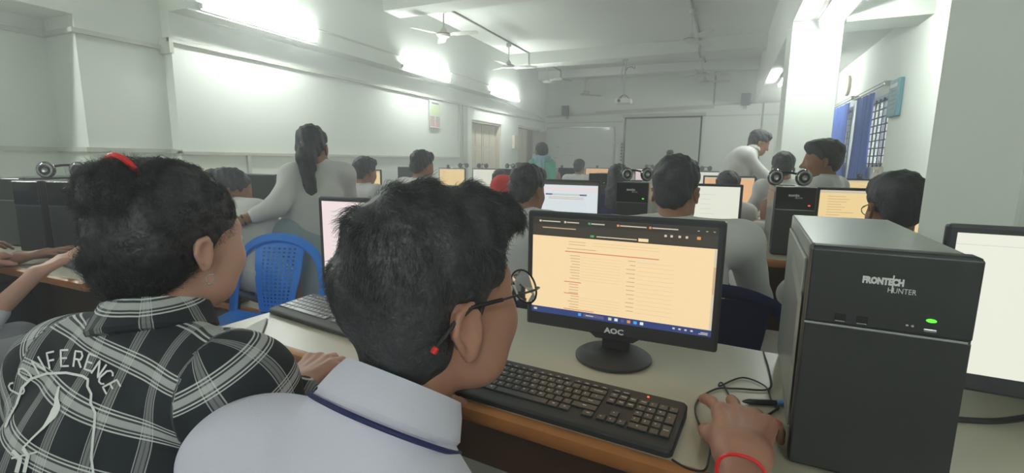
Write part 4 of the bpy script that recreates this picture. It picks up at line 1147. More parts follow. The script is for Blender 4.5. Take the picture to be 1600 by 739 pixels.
# ------------------------------------------------------------ chairs
def plastic_chair(loc, rz, label, mat='blue_plastic', group=None):
    # moulded chair: the seat looks to -y, its back stands at +y
    solid = (mat != 'blue_plastic')
    r = empty('plastic_chair', loc, label, 'chair', rz=rz, group=group); m_ = M[mat]
    m = MB(); rings = []
    n = 14
    for i in range(n + 1):
        y = -.21 + .42 * i / n; w = .235 + .02 * math.sin(i / n * PI) - (.0 if i > 2 else .03 * (1 - i / 3)); dip = -.012 * math.sin(i / n * PI)
        z = .43 + dip - (.02 * (1 - i / 2) if i < 2 else 0)
        rings.append([(-w, y, z + .012), (-w * .6, y, z - .002), (0, y, z - .006), (w * .6, y, z - .002), (w, y, z + .012), (w, y, z - .012), (w * .5, y, z - .018), (-w * .5, y, z - .018), (-w, y, z - .012)])
    m.loft(rings, m_); m.build('seat', parent=r, smooth=True)
    # hoop of the back
    pts = []
    for k in range(25):
        t = k / 24; a = PI * t
        x = -.240 * math.cos(a) * (1.0 if abs(math.cos(a)) < .97 else 1.02); z = .43 + (.385 * math.sin(a) ** .45 if 0 < t < 1 else 0)
        pts.append((x, .20 + .10 * (z - .43) / .42 - .03 * math.sin(a), z))
    m = MB(); rings = []
    P = [V(*p) for p in pts]
    for i, p in enumerate(P):
        t = unit(P[min(i + 1, 24)] - P[max(i - 1, 0)]); nrm = unit(V(0, -1, .2)); s = unit(np.cross(t, nrm)); w = .024
        rings.append([tuple(p + s * w * a + nrm * b) for a, b in ((-1, -.006), (-.6, .006), (.6, .006), (1, -.006), (.6, -.011), (-.6, -.011))])
    m.loft(rings, m_); m.build('back_frame', parent=r, smooth=True)
    m = MB(); nc, nr = 19, 37
    def pt(c, q, d):
        u = c / nc - .5; t = q / nr; z = .44 + .350 * t; w = .17 + .10 * t + .02 * math.sin(PI * t)
        return (u * w, .20 + .10 * (z - .43) / .42 - .012 - .02 * math.cos(u * 2.4) * math.sin(PI * t) + d, z)
    for d in (0, .006):
        vs = [pt(c, q, d) for q in range(nr + 1) for c in range(nc + 1)]; fs = []
        for q in range(nr):
            for c in range(nc):
                if not solid and c % 2 == 1 and q % 2 == 1 and 1 < q < nr - 2 and 2 < c < nc - 2: continue
                a = q * (nc + 1) + c; fs.append((a, a + 1, a + nc + 2, a + nc + 1))
        m.add(vs, fs, m_)
    m.build('back_splat', parent=r)
    for sx in (-1, 1):
        for sy in (-1, 1):
            m = MB(); m.loft([[(sx * .17 - .022, sy * .17 - .022, .425), (sx * .17 + .022, sy * .17 - .022, .425), (sx * .17 + .022, sy * .17 + .022, .425), (sx * .17 - .022, sy * .17 + .022, .425)],
                              [(sx * .215 - .014, sy * .22 - .014, 0), (sx * .215 + .014, sy * .22 - .014, 0), (sx * .215 + .014, sy * .22 + .014, 0), (sx * .215 - .014, sy * .22 + .014, 0)]], m_)
            m.build('leg', parent=r)
    return r
plastic_chair((-1.99, 1.47, 0), .30, 'empty bright blue plastic chair with perforated back in the aisle')
plastic_chair((.02, 1.90, 0), PI, 'navy plastic chair under the man with the broad white back', 'navy')
plastic_chair((-.98, 1.95, 0), PI, 'navy plastic chair under the student beside the red scarf', 'navy')
plastic_chair((.60, 2.12, 0), PI, 'navy plastic chair under the spectacled student near the pillar', 'navy')
plastic_chair((-.37, .12, 0), PI - .2, 'navy plastic chair under the boy with glasses', 'navy')
plastic_chair((-.95, .18, 0), PI, 'navy plastic chair under the girl in plaid', 'navy')
plastic_chair((-2.45, 2.02, 0), PI - .2, 'navy plastic chair under the seated girl by the switch board', 'navy')

# ------------------------------------------------------------ the boy with glasses
def arms(J, sd, wr, pole, hdir, hup=(0, 0, 1), l1=.29, l2=.26, **hand):
    e, w = elbow(J['sh' + sd], V(*wr), l1, l2, V(*pole)); J[sd + 'el'], J[sd + 'wr'] = e, w
    J[sd + 'hR'] = basis(V(*hdir), V(*hup)); J[sd + 'hand'] = hand
def legs(J, f, dz=0.0, spread=.11):
    r = V(f[1], -f[0], 0); o = (J['hipL'] + J['hipR']) / 2
    for sd, s in (('L', -1), ('R', 1)):
        J[sd + 'kn'] = V(o[0], o[1], o[2] - .02) + f * .40 + r * s * spread; J[sd + 'an'] = V(*(o + f * .42 + r * s * spread)[:2], .09); J[sd + 'ft'] = f
f = unit(V(.30, .95, 0)); r_ = V(f[1], -f[0], 0)
B = {'front': f, 'neck': V(-.318, .387, .942), 'shL': V(-.525, .375, .835), 'shR': V(-.135, .280, .825)}
hc = V(-.38, .12, .52); B['hipL'], B['hipR'] = hc - r_ * .08, hc + r_ * .08
B['head'] = V(-.300, .455, 1.063); B['headR'] = head_frame(.40, .06)
arms(B, 'R', (.050, .715, .806), (.5, -.4, -.8), (0.05, 1, .02), curl=(.20, .20, .42, .5), spread=2.7, thumb=.8); B['Rhs'] = 1.15
arms(B, 'L', (-.530, .715, .785), (-1, -.2, -.25), (.38, .9, -.12), curl=(.5, .55, .6, .65), spread=.8, thumb=.3)
legs(B, f)
boy, _b, bbody, bshirt = person('boy with glasses and thick black hair in a white shirt, hand on the mouse', B, hair=None, shirt='shirt_white', skinm='skin_boy', h=.0038, seed=.7, fold=.009, collar_on=False, eyes=True, sleeve=1.45)
bo = ((B['hipL'] + B['hipR']) / 2); bo = (float(bo[0]), float(bo[1]), 0.0)
collar('collar', B, M['shirt_white'], boy, bo, r=.068, h=.034, face=f)
_ax = unit((B['head'] + B['headR'] @ V(0, -.03, -.06)) - B['neck']); _f = unit(f - _ax * (f @ _ax)); _r = np.cross(_f, _ax)
m = MB(); m.tube([B['neck'] - _ax * .006 + (_f * math.cos(a) + _r * math.sin(a)) * (.078 + .012 * abs(math.sin(a))) for a in np.linspace(.7, 2 * PI - .7, 30)], .0028, M['navy'], 8); _build_rel(m, 'neck_ribbon', boy, bo)
HP = [el((0, -.014, .038), (.081, .100, .094)), el((0, .058, .080), (.064, .050, .040), k=.03), el((0, -.052, -.030), (.067, .042, .068), k=.03),
      el((-.066, -.020, -.030), (.018, .045, .045), k=.02), el((0, .125, -.038), (.078, .080, .085), op='s', k=.012), el((.090, .018, -.040), (.022, .052, .050), op='s', k=.01)]
ho, hv, hf = skin_obj('hair', xf(HP, B['head'], B['headR']), .005, M['hair'], boy, bo, noise=hair_noise(.004, 55))
def grow(hv, hf, n, H, HR, length, flow, lift, jit, k=5, curl=0.0, seedf=None):
    p, nr = scatter(hv, hf, n)
    loc = (p - H) @ HR; nl = nr @ HR
    fl = flow(loc, nl); fl /= np.linalg.norm(fl, axis=1)[:, None] + 1e-9
    fl = fl - nl * (fl * nl).sum(1)[:, None]; fl /= np.linalg.norm(fl, axis=1)[:, None] + 1e-9
    # tufts
    cell = np.floor(loc * 70).astype(int); hsh = (cell[:, 0] * 73856093) ^ (cell[:, 1] * 19349663) ^ (cell[:, 2] * 83492791)
    tr = np.stack([np.sin(hsh * .37), np.sin(hsh * .71 + 1), np.sin(hsh * .53 + 2)], 1)
    d = fl + nl * lift(loc)[:, None] + tr * jit * .7 + rng.normal(0, jit, (n, 3))
    d /= np.linalg.norm(d, axis=1)[:, None]
    L = length(loc)[:, None] * rng.uniform(.6, 1.25, (n, 1))
    pts = []
    for i in range(k):
        t = i / (k - 1)
        q = loc - nl * .002 + d * L * t - nl * L * (t * t) * .25
        if curl: q = q + curl * t * np.stack([np.sin(hsh + 9 * t), np.cos(hsh * 1.3 + 8 * t), np.sin(hsh * .7 + 7 * t)], 1)
        pts.append(q @ HR.T + H)
    return np.stack(pts, 1)
def flow_boy(l, n):
    c = np.array([0.0, -.07, .11]); d = l - c
    sw = np.cross(d, np.array([0, 0, 1.0])) * .5
    return d + sw + np.array([0, .0, -.02])
st = grow(hv, hf, 42000, B['head'], B['headR'], lambda l: np.clip(.006 + (l[:, 2] + .02) * .20 - .08 * np.maximum(l[:, 1] - .04, 0), .004, .021), flow_boy, lambda l: np.clip(.08 + l[:, 2] * 1.2, .05, .20), .16, curl=.002)
strands('hair_strands', st, M['hair_strand'], ho, bo, .00042)
# glasses
G = lambda p: B['head'] + B['headR'] @ V(*p)
gl = empty('glasses', tuple(G((0, .1, 0))), 'thin dark metal glasses with red-tipped temples worn by the boy', 'glasses')
def gm(name, build, mat=None, smooth=True):
    mb = MB(); build(mb); _build_rel(mb, name, gl, tuple(G((0, .1, 0))), smooth)
for s in (-1, 1):
    rim = [G((s * .034 + .027 * math.cos(a), .1155 - .006 * abs(math.cos(a)) * 0 - abs(s * .034 + .027 * math.cos(a)) ** 2 * 2.2, -.008 + .021 * math.sin(a))) for a in np.linspace(0, 2 * PI, 33)]
    gm('rim', lambda mb: mb.tube(rim, .0012, M['steel'], 6, cap=False))
    def lens(mb):
        c = np.mean(rim[:-1], 0); f_ = B['headR'] @ V(0, 1, 0)
        mb.loft([[tuple(c + (p - c) * .98) for p in rim[:-1]], [tuple(c + (p - c) * .98 + f_ * .0015) for p in rim[:-1]]], M['lens_glass'])
    gm('lens', lens, smooth=False)
    gm('temple', lambda mb: (mb.tube([G((s * .061, .106, -.002)), G((s * .070, .103, .000)), G((s * .077, .09, .002)), G((s * .083, .03, .006))], .0013, M['steel'], 6),
                             mb.tube([G((s * .083, .032, .006)), G((s * .086, -.012, .010)), G((s * .083, -.032, -.002)), G((s * .079, -.052, -.022))], .0024, M['gloss'], 8),
                             mb.tube([G((s * .079, -.052, -.022)), G((s * .078, -.056, -.027))], .0034, M['red'], 8)))
gm('bridge', lambda mb: mb.tube([G((-.009, .114, -.002)), G((0, .117, .002)), G((.009, .114, -.002))], .0012, M['steel'], 6))
# ring and wrist thread
fr = B['RhR']; w0 = B['Rwr']
rp = w0 + fr @ V(.0350, .0935, -.008) * 1.15
rg = empty('finger_ring', tuple(rp), 'gold ring with a red stone on the mouse hand', 'ring')
m = MB(); X = lambda p: rp + fr @ V(p[0], p[2] * 1.0, p[1]); m.lathe([(.0098, -.0018), (.0112, -.001), (.0112, .001), (.0098, .0018)], M['gold'], 24, X, cap=False); _build_rel(m, 'band', rg, tuple(rp))
m = MB(); c = rp + fr @ V(.003, .0, .0125); m.lathe([(0, -.004), (.006, -.003), (.007, 0), (.005, .0035), (0, .005)], M['red'], 16, lambda p: c + fr @ V(*p)); _build_rel(m, 'stone', rg, tuple(rp))
m = MB(); wq = w0 - fr @ V(0, .052, 0)
m.tube([wq + fr @ V(.030 * math.cos(a), .002 * math.sin(3 * a), .029 * math.sin(a)) for a in np.linspace(0, 2 * PI, 25)], .0025, M['red'], 8, cap=False)
tag(m.build('wrist_thread', smooth=True), 'red thread tied round the boy\'s wrist', 'bracelet')

# ------------------------------------------------------------ the girl in plaid
f = unit(V(.02, 1, 0)); r_ = V(f[1], -f[0], 0)
Gj = {'front': f, 'neck': V(-.775, .415, .955), 'shL': V(-.915, .375, .890), 'shR': V(-.610, .420, .895)}
hc = V(-.82, .24, .53); Gj['hipL'], Gj['hipR'] = hc - r_ * .08, hc + r_ * .08
Gj['head'] = V(-.800, .474, 1.090); Gj['headR'] = head_frame(-.06, -.06); Gj['ear'] = .8
arms(Gj, 'R', tuple(on_top(455, 604, .80)), (.7, -.2, -.7), (-.12, .95, .12), curl=(.5, .55, .6, .7), spread=1.2, thumb=.3, s=.92)
arms(Gj, 'L', (-.98, .56, .66), (-.7, -.3, -.6), (.3, .9, -.1), curl=(.4, .45, .5, .5))
legs(Gj, f)
def plaid_material():
    m = bpy.data.materials.new('plaid_cotton'); m.use_nodes = True; nt = m.node_tree; b = nt.nodes['Principled BSDF']; b.inputs['Roughness'].default_value = .85
    at = nt.nodes.new('ShaderNodeAttribute'); at.attribute_name = 'weave'
    sp = nt.nodes.new('ShaderNodeSeparateXYZ'); nt.links.new(at.outputs['Vector'], sp.inputs[0])
    outs = []
    for i, ax in enumerate('XY'):
        d = nt.nodes.new('ShaderNodeMath'); d.operation = 'FRACT'; nt.links.new(sp.outputs[ax], d.inputs[0])
        cr = nt.nodes.new('ShaderNodeValToRGB'); cr.color_ramp.interpolation = 'CONSTANT'
        if i == 0: st = [(0, .0), (.52, .5), (.54, .02), (.57, .24), (.63, .12), (.66, .24), (.72, .02), (.75, .5), (.77, .0)]
        else: st = [(0, .0), (.50, .8), (.525, .01), (.56, .8), (.585, .04), (.62, .60), (.74, .05), (.78, .9), (.805, .02), (.84, .8), (.865, .0)]
        e = cr.color_ramp.elements
        e[0].position = 0; e[0].color = (st[0][1],) * 3 + (1,)
        e[1].position = st[1][0]; e[1].color = (st[1][1],) * 3 + (1,)
        for p, v in st[2:]:
            q = e.new(p); q.color = (v, v, v * 1.0, 1)
        nt.links.new(d.outputs[0], cr.inputs[0]); outs.append(cr)
    mx = nt.nodes.new('ShaderNodeMix'); mx.data_type = 'RGBA'; mx.blend_type = 'SCREEN'; mx.inputs[0].default_value = .9
    nt.links.new(outs[0].outputs[0], mx.inputs[6]); nt.links.new(outs[1].outputs[0], mx.inputs[7])
    # thread grain
    nz = nt.nodes.new('ShaderNodeTexNoise'); nz.inputs['Scale'].default_value = 90; nt.links.new(at.outputs['Vector'], nz.inputs['Vector'])
    m2 = nt.nodes.new('ShaderNodeMix'); m2.data_type = 'RGBA'; m2.blend_type = 'MULTIPLY'; m2.inputs[0].default_value = .35
    nt.links.new(mx.outputs[2], m2.inputs[6]); nt.links.new(nz.outputs['Fac'], m2.inputs[7])
    ad = nt.nodes.new('ShaderNodeMix'); ad.data_type = 'RGBA'; ad.blend_type = 'ADD'; ad.inputs[0].default_value = 1.0; ad.inputs[7].default_value = (.012, .016, .022, 1)
    nt.links.new(m2.outputs[2], ad.inputs[6]); nt.links.new(ad.outputs[2], b.inputs['Base Color'])
    return m
M['plaid'] = plaid_material()
girl, _b, gbody, gshirt = person('girl in black and white plaid shirt with her hair in a bun', Gj, hair=None, shirt='plaid', trousers='trouser', skinm='skin_girl', h=.004, seed=2.3, collar_on=False, eyes=True, sleeve=1.9)
go = ((Gj['hipL'] + Gj['hipR']) / 2); go = (float(go[0]), float(go[1]), 0.0)
gco = collar('collar', Gj, M['plaid'], girl, go, r=.070, h=.036, face=f)
def weave(o, J, org):
    me = o.data; n = len(me.vertices); co = np.empty(n * 3, np.float32); me.vertices.foreach_get('co', co); co = co.reshape(-1, 3) + np.asarray(org)
    hip = (J['hipL'] + J['hipR']) / 2; sh = (J['shL'] + J['shR']) / 2; s = unit(sh - hip); r = unit(J['shR'] - J['shL']); fw = np.cross(s, r)
    rel = co - sh; uu = rel @ r; ww = rel @ fw; vv = rel @ s
    out = np.zeros((n, 3)); out[:, 0] = (uu + .35 * ww) / .060 + .35; out[:, 1] = vv / .066 + .1; out[:, 2] = ww * 8
    dt = np.abs(uu) - .155
    for sd, sg in (('L', -1), ('R', 1)):
        a, e, w = J['sh' + sd], J[sd + 'el'], J[sd + 'wr']
        ax1, ax2 = unit(e - a), unit(w - e)
        t1 = (co - a) @ ax1; d1 = np.linalg.norm(co - a - np.clip(t1, 0, np.linalg.norm(e - a))[:, None] * ax1, axis=1)
        t2 = (co - e) @ ax2; d2 = np.linalg.norm(co - e - np.clip(t2, 0, .3)[:, None] * ax2, axis=1)
        on = (uu * sg > .145)
        fo = d2 < d1
        for k, (axx, t, base, off) in enumerate(((ax1, t1, a, 0), (ax2, t2, e, np.linalg.norm(e - a)))):
            sel = on & (fo if k else ~fo)
            q1 = unit(np.cross(axx, fw)); q2 = np.cross(axx, q1)
            rr = co - base; an = np.arctan2(rr @ q1, rr @ q2)
            out[sel, 1] = (t[sel] + off) / .066 + .35; out[sel, 0] = an[sel] * .06 / .060 + .2
    at = me.attributes.new('weave', 'FLOAT_VECTOR', 'POINT'); at.data.foreach_set('vector', out.astype(np.float32).ravel())
weave(bpy.data.objects[[c.name for c in girl.children if c.name.startswith('shirt')][0]], Gj, go)
me = gco.data
at = me.attributes.new('weave', 'FLOAT_VECTOR', 'POINT'); nv = len(me.vertices); co = np.empty(nv * 3, np.float32); me.vertices.foreach_get('co', co); co = co.reshape(-1, 3) + np.asarray(go) - Gj['neck']
an = np.arctan2(co[:, 0], co[:, 1]); at.data.foreach_set('vector', np.stack([an * .07 / .060 + .1, co[:, 2] / .066 + .8, an], 1).astype(np.float32).ravel())
# hair: smooth cap pulled back into a large loose bun
HP = [el((0, -.016, .034), (.080, .101, .090)), el((0, -.068, -.005), (.072, .044, .068), k=.03), el((0, -.060, -.050), (.062, .040, .045), k=.03),
      el((0, .112, -.040), (.072, .064, .100), op='s', k=.012), el((-.088, .008, -.038), (.020, .030, .042), op='s', k=.01), el((.088, .008, -.038), (.020, .030, .042), op='s', k=.01)]
BN = [el((.0, -.090, .070), (.050, .040, .044)), el((.0, -.056, .096), (.043, .043, .026), k=.02)]
gh, hv, hf = skin_obj('hair', xf(HP, Gj['head'], Gj['headR']), .005, M['hair'], girl, go, noise=hair_noise(.002, 60))
bn, bv, bf = skin_obj('bun', xf(BN, Gj['head'], Gj['headR']), .005, M['hair'], gh, go, noise=hair_noise(.004, 75))
bn.location = (0, 0, 0)
st = grow(hv, hf, 26000, Gj['head'], Gj['headR'], lambda l: .018 + .012 * (l[:, 2] < -.03), lambda l, n: np.array([0, -.10, .09]) - l, lambda l: .07 + .30 * (l[:, 2] < -.03), .14, curl=.006)
strands('hair_strands', st, M['hair_strand'], gh, go, .0004)
bc = np.array([.0, -.075, .078])
st = grow(bv, bf, 16000, Gj['head'], Gj['headR'], lambda l: .020 + .0 * l[:, 0], lambda l, n: np.cross(l - bc, np.array([.2, .6, .8])) + .2 * np.sin(l * 90), lambda l: .16 + .0 * l[:, 0], .26, curl=.006)
s2 = strands('hair_strands', st, M['hair_strand'], bn, go, .0004)
GG = lambda p: Gj['head'] + Gj['headR'] @ V(*p)
m = MB(); m.tube([GG((.004 + .040 * math.cos(a), -.072 - .014 * math.sin(a), .082 + .043 * math.sin(a))) for a in np.linspace(0, 2 * PI, 33)], .0044, M['red'], 8, cap=False)
tag(m.build('hair_band', smooth=True), 'orange-red hair band round the girl\'s bun', 'hair band')
m = MB(); c = GG((.082, -.008, -.052)); m.tube([c + Gj['headR'] @ V(.002, .008 * math.sin(a), .008 * math.cos(a) - .006) for a in np.linspace(0, 2 * PI, 17)], .001, M['silver'], 6, cap=False)
tag(m.build('earring', smooth=True), 'small ring earring on the plaid girl\'s ear', 'earring')
# lettering and emblem printed on the back, laid on the cloth
tree = BVHTree.FromPolygons([Vector(p) for p in gshirt[0]], [tuple(int(q) for q in fc) for fc in gshirt[1]])
def onshirt(x, y):
    d = Vector(AX @ np.array([x - 800.0, y - 369.5, 747.0])).normalized()
    loc, nrm, i, dist = tree.ray_cast(Vector(CAM), d)
    if loc is None: return None
    if nrm.dot(d) > 0: nrm = -nrm
    return np.array(loc + nrm * .0016), np.array(nrm)
def stroke(mb, pts, wpx, m='legend'):
    P = [np.array(p, float) for p in pts]; S = []
    for i in range(len(P) - 1):
        k = max(1, int(np.linalg.norm(P[i + 1] - P[i]) / 3)); S += [P[i] + (P[i + 1] - P[i]) * j / k for j in range(k)]
    S.append(P[-1]); L = []; 
    for i, p in enumerate(S):
        t = S[min(i + 1, len(S) - 1)] - S[max(i - 1, 0)]; t = t / (np.linalg.norm(t) + 1e-9); n = np.array([-t[1], t[0]])
        w = wpx(i / max(1, len(S) - 1)) if callable(wpx) else wpx
        a, b = onshirt(*(p + n * w / 2)), onshirt(*(p - n * w / 2))
        if a is None or b is None: continue
        L.append((a[0], b[0]))
    for i in range(len(L) - 1): mb.add([L[i][0], L[i][1], L[i + 1][1], L[i + 1][0]], [(0, 1, 2, 3)], M[m])
GLY = {'C': [[(1, .85), (.7, 1), (.3, 1), (0, .8), (0, .2), (.3, 0), (.7, 0), (1, .15)]], 'O': [[(.5, 0), (.1, .15), (0, .5), (.1, .85), (.5, 1), (.9, .85), (1, .5), (.9, .15), (.5, 0)]],
       'N': [[(0, 0), (0, 1), (1, 0), (1, 1)]], 'F': [[(0, 0), (0, 1), (1, 1)], [(0, .5), (.8, .5)]], 'E': [[(1, 1), (0, 1), (0, 0), (1, 0)], [(0, .5), (.8, .5)]],
       'R': [[(0, 0), (0, 1), (.8, 1), (1, .75), (.8, .5), (0, .5)], [(.5, .5), (1, 0)]]}
mb = MB()
lay = [('C', 28, 607, -62), ('O', 41, 585, -48), ('N', 62, 571, -30), ('F', 83, 563, -12), ('E', 103, 560, -2), ('R', 124, 562, 8), ('E', 143, 567, 18), ('N', 156, 577, 34), ('C', 167, 590, 48), ('E', 176, 605, 62)]
for ch, cx, cy, rot in lay:
    a = math.radians(rot); W_, H_ = 12, 25
    for s in GLY[ch]:
        pts = []
        for u, v in s:
            x, y = (u - .5) * W_, (.5 - v) * H_; pts.append((cx + x * math.cos(a) - y * math.sin(a), cy + x * math.sin(a) + y * math.cos(a)))
        stroke(mb, pts, 3.0)
stroke(mb, [(28, 632), (36, 606), (50, 592), (75, 584), (105, 583), (130, 588), (140, 594)], 4.0)
stroke(mb, [(28, 632), (18, 650), (10, 668)], 3.2)
stroke(mb, [(139, 594), (138, 604), (144, 616), (143, 630), (150, 645), (149, 662), (146, 690), (144, 715), (147, 738)], 4.0)
stroke(mb, [(94, 604), (90, 622), (91, 636), (84, 650), (70, 668), (52, 685), (38, 700)], lambda t: 3 + 9 * math.exp(-((t - .35) / .18) ** 2))
stroke(mb, [(38, 700), (46, 712), (40, 738)], 6); stroke(mb, [(22, 704), (34, 716), (28, 738)], 7); stroke(mb, [(20, 716), (60, 706)], 3)
pr = _build_rel(mb, 'back_print', girl, go); tag(pr, 'white printed lettering and emblem on the shirt back')

# ------------------------------------------------------------ the woman and the others
def pj_(J, **k):
    for a, (x, y, d) in k.items(): J[a] = pix(x, y, d)
Wj = {'front': unit(V(-.6, .8, 0))}
pj_(Wj, neck=(497, 258, 2.74), shL=(459, 277, 2.66), shR=(536, 274, 2.86), head=(488, 229, 2.72), hipL=(452, 378, 2.66), hipR=(494, 382, 2.80))
Wj['headR'] = head_frame(-.55, .05)
Wj['Lel'], Wj['Lwr'] = pix(432, 322, 2.52), pix(378, 345, 2.46); Wj['LhR'] = basis(unit(Wj['Lwr'] - Wj['Lel']))
Wj['Rel'], Wj['Rwr'] = pix(548, 330, 3.0), pix(530, 372, 3.15); Wj['RhR'] = basis(unit(Wj['Rwr'] - Wj['Rel']))
for sd, dx in (('L', -.05), ('R', .08)):
    h_ = Wj['hip' + sd]; Wj[sd + 'kn'] = V(h_[0] + .10 , h_[1] - .05, .42); Wj[sd + 'an'] = V(h_[0] + .10, h_[1] - .12, .09); Wj[sd + 'ft'] = unit(V(-.6, .8, 0))
wroot, *_ = person('standing woman in white top and grey-blue skirt, long dark hair, reaching left', Wj, hair='ponytail', trousers=None, shirt='shirt_bg', h=.008, sleeve=1.6, seed=3, collar_on=False, w=.92)
wo = (Wj['hipL'] + Wj['hipR']) / 2; wo = (float(wo[0]), float(wo[1]), 0.0)
skin_obj('skirt', [rc(Wj['hipL'] + V(0, 0, .02), Wj['hipR'] + V(0, 0, .02), .116, k=.04), rc(wo + V(0, 0, .70), wo + V(.05, -.05, .12), .135, .18, k=.06), bx((wo[0], wo[1], 0.0), (.5, .5, .12), op='s')], .010, M['jean_grey'], wroot, wo, noise=cloth_noise(.006, 16, 1))
m = MB(); c = Wj['head'] + Wj['headR'] @ V(-.040, -.100, .045)
m.tube([c, c + Wj['headR'] @ V(.018, -.012, -.022), c + Wj['headR'] @ V(.034, -.012, -.050)], [.004, .008, .005], M['white'], 8); tag(m.build('hair_clip', smooth=True), 'white clip in the standing woman\'s long hair', 'hair clip')
m = MB(); c = Wj['Lwr'] - unit(Wj['Lwr'] - Wj['Lel']) * .01; ax = Wj['LhR']
m.tube([c + ax @ V(.029 * math.cos(a), 0, .026 * math.sin(a)) for a in np.linspace(0, 2 * PI, 21)], .006, M['gloss'], 8, cap=False); tag(m.build('wristwatch', smooth=True), 'dark watch on the standing woman\'s wrist', 'watch')

def st_(x, y, d, **k):
    p = pix(x, y, d); return seat_at(p[0], p[1], p[2], **k)
def student(label, x, y, d, hair='short', shirt='shirt_bg', h=.011, w=1.0, sk='skin_bg', tr='trouser', sleeve=1.0, collar_on=True, eyes=False, **k):
    return person(label, st_(x, y, d, **k), hair=hair, shirt=shirt, h=h, w=w, seed=x * .1, skinm=sk, trousers=tr, sleeve=sleeve, collar_on=collar_on, eyes=eyes)
student('man with broad white shirt back and short dark hair in the second row', 1056, 297, 1.80, w=1.22, yaw=-.05, lean=.22, width=.235, h=.008, head_yaw=.1, head_pitch=-.12)
nb_ = st_(1397, 324, 1.72, yaw=-.05, head_yaw=-.15, lean=.03, width=.18)
s12, *_ = person('spectacled student seen behind the big computer case, facing the yellow page', nb_, hair='short', h=.008, seed=4)
m = MB()
for s in (-1, 1): m.tube([nb_['head'] + nb_['headR'] @ V(s * .036 + .027 * math.cos(a), .112 - .012 * abs(math.cos(a)) * (1 if s * math.cos(a) > 0 else 0), -.006 + .020 * math.sin(a)) for a in np.linspace(0, 2 * PI, 25)], .0015, M['gloss'], 6, cap=False); m.tube([nb_['head'] + nb_['headR'] @ V(s * .063, .10, 0), nb_['head'] + nb_['headR'] @ V(s * .083, -.01, .008)], .0015, M['gloss'], 6)
tag(m.build('glasses', smooth=True), 'thin black glasses on the student behind the big computer case', 'glasses')
student('student with dark hair in the second row left of the white form page', 825, 296, 2.45, yaw=.15, lean=.2, width=.17, head_yaw=.2, h=.009)
student('long-haired student between the form page and the headphones', 967, 282, 3.7, hair='long', yaw=0, width=.17, shirt='navy')
student('student with high hair knot far beyond the man in white', 1046, 258, 5.6, hair='topbun', yaw=0, width=.17)
student('student whose dark hair rises above the bright list page', 1137, 294, 3.6, yaw=0, width=.14, w=.85)
student('student with rounded hair behind the red-lit computer case', 1223, 262, 3.9, yaw=0, width=.135, w=.8)
student('man in profile with white collar facing left beside the blue curtains', 1284, 250, 2.95, yaw=-1.2, head_yaw=-1.45, head_pitch=-.05, lean=.15, width=.19, h=.009)
student('small far student in front of the whiteboard', 905, 262, 7.2, yaw=0, width=.17)
student('student with short dark hair below the wall left of the boy\'s hair', 660, 259, 3.95, yaw=.2, width=.17)
student('student with low dark head behind the standing woman', 571, 268, 4.1, yaw=.1, width=.17)
student('far student beside the cream doors', 812, 268, 7.0, yaw=0, width=.17)
student('long-haired student left of the green shawl', 782, 282, 5.3, hair='long', yaw=0, width=.16)
# girl seated at the left, looking right
P6 = {'front': unit(V(.25, .97, 0))}
pj_(P6, neck=(372, 322, 2.66), shL=(352, 338, 2.72), shR=(402, 336, 2.58), head=(364, 297, 2.72), hipL=(396, 425, 2.66), hipR=(420, 428, 2.56))
P6['headR'] = head_frame(.75, -.3)
for sd, s in (('L', -1), ('R', 1)):
    o = P6['hip' + sd]; P6[sd + 'kn'] = V(o[0] + .02 * s + .08, o[1] + .38, .50); P6[sd + 'an'] = V(o[0] + .08, o[1] + .38, .09); P6[sd + 'ft'] = P6['front']
    s0 = P6['sh' + sd]; e, wv = elbow(s0, V(s0[0] + .05 - .05 * s, s0[1] + .34, .80), .27, .24, V(s * .5, -.2, -1)); P6[sd + 'el'], P6[sd + 'wr'] = e, wv; P6[sd + 'hR'] = basis(V(.1, 1, -.1))
person('seated girl in white with tied hair bending beside the blue chair', P6, hair='bun', h=.008, seed=5, trousers='shirt_bg', collar_on=False)
# somebody with a red scarf
rs = st_(787, 302, 3.5, yaw=0, width=.15)
rr, *_ = person('seated person with red patterned head scarf beside the dark-haired student', rs, hair='short', shirt='redcloth', h=.011, seed=6, collar_on=False)
ro = (rs['hipL'] + rs['hipR']) / 2; ro = (float(ro[0]), float(ro[1]), 0.0)
skin_obj('head_scarf', xf([el((0, -.02, .04), (.090, .112, .096)), el((0, -.07, -.06), (.085, .07, .09), k=.03), el((0, .12, -.03), (.070, .07, .095), op='s', k=.01)], rs['head'], rs['headR']), .008, M['redcloth'], rr, ro)
# bending man, facing right
Mj = {'front': V(1, 0, 0)}
pj_(Mj, neck=(1176, 237, 4.95), shL=(1163, 240, 5.12), shR=(1164, 243, 4.78), head=(1186, 223, 4.95), hipL=(1137, 292, 5.06), hipR=(1137, 295, 4.9))
Mj['headR'] = head_frame(1.35, -.35)
for sd, q in (('L', .1), ('R', -.1)):
    wv = V(Mj['neck'][0] + .42, Mj['neck'][1] + q * 1.2, .82); e, wv = elbow(Mj['sh' + sd], wv, .29, .26, V(0, q, -1)); Mj[sd + 'el'], Mj[sd + 'wr'] = e, wv; Mj[sd + 'hR'] = basis(V(1, 0, -.1))
    h_ = Mj['hip' + sd]; Mj[sd + 'kn'] = V(h_[0] + .03, h_[1], .50); Mj[sd + 'an'] = V(h_[0], h_[1], .09); Mj[sd + 'ft'] = V(1, 0, 0)
person('man in white shirt bending forward before the projection screen', Mj, hair='short', h=.010, seed=8, w=1.3)
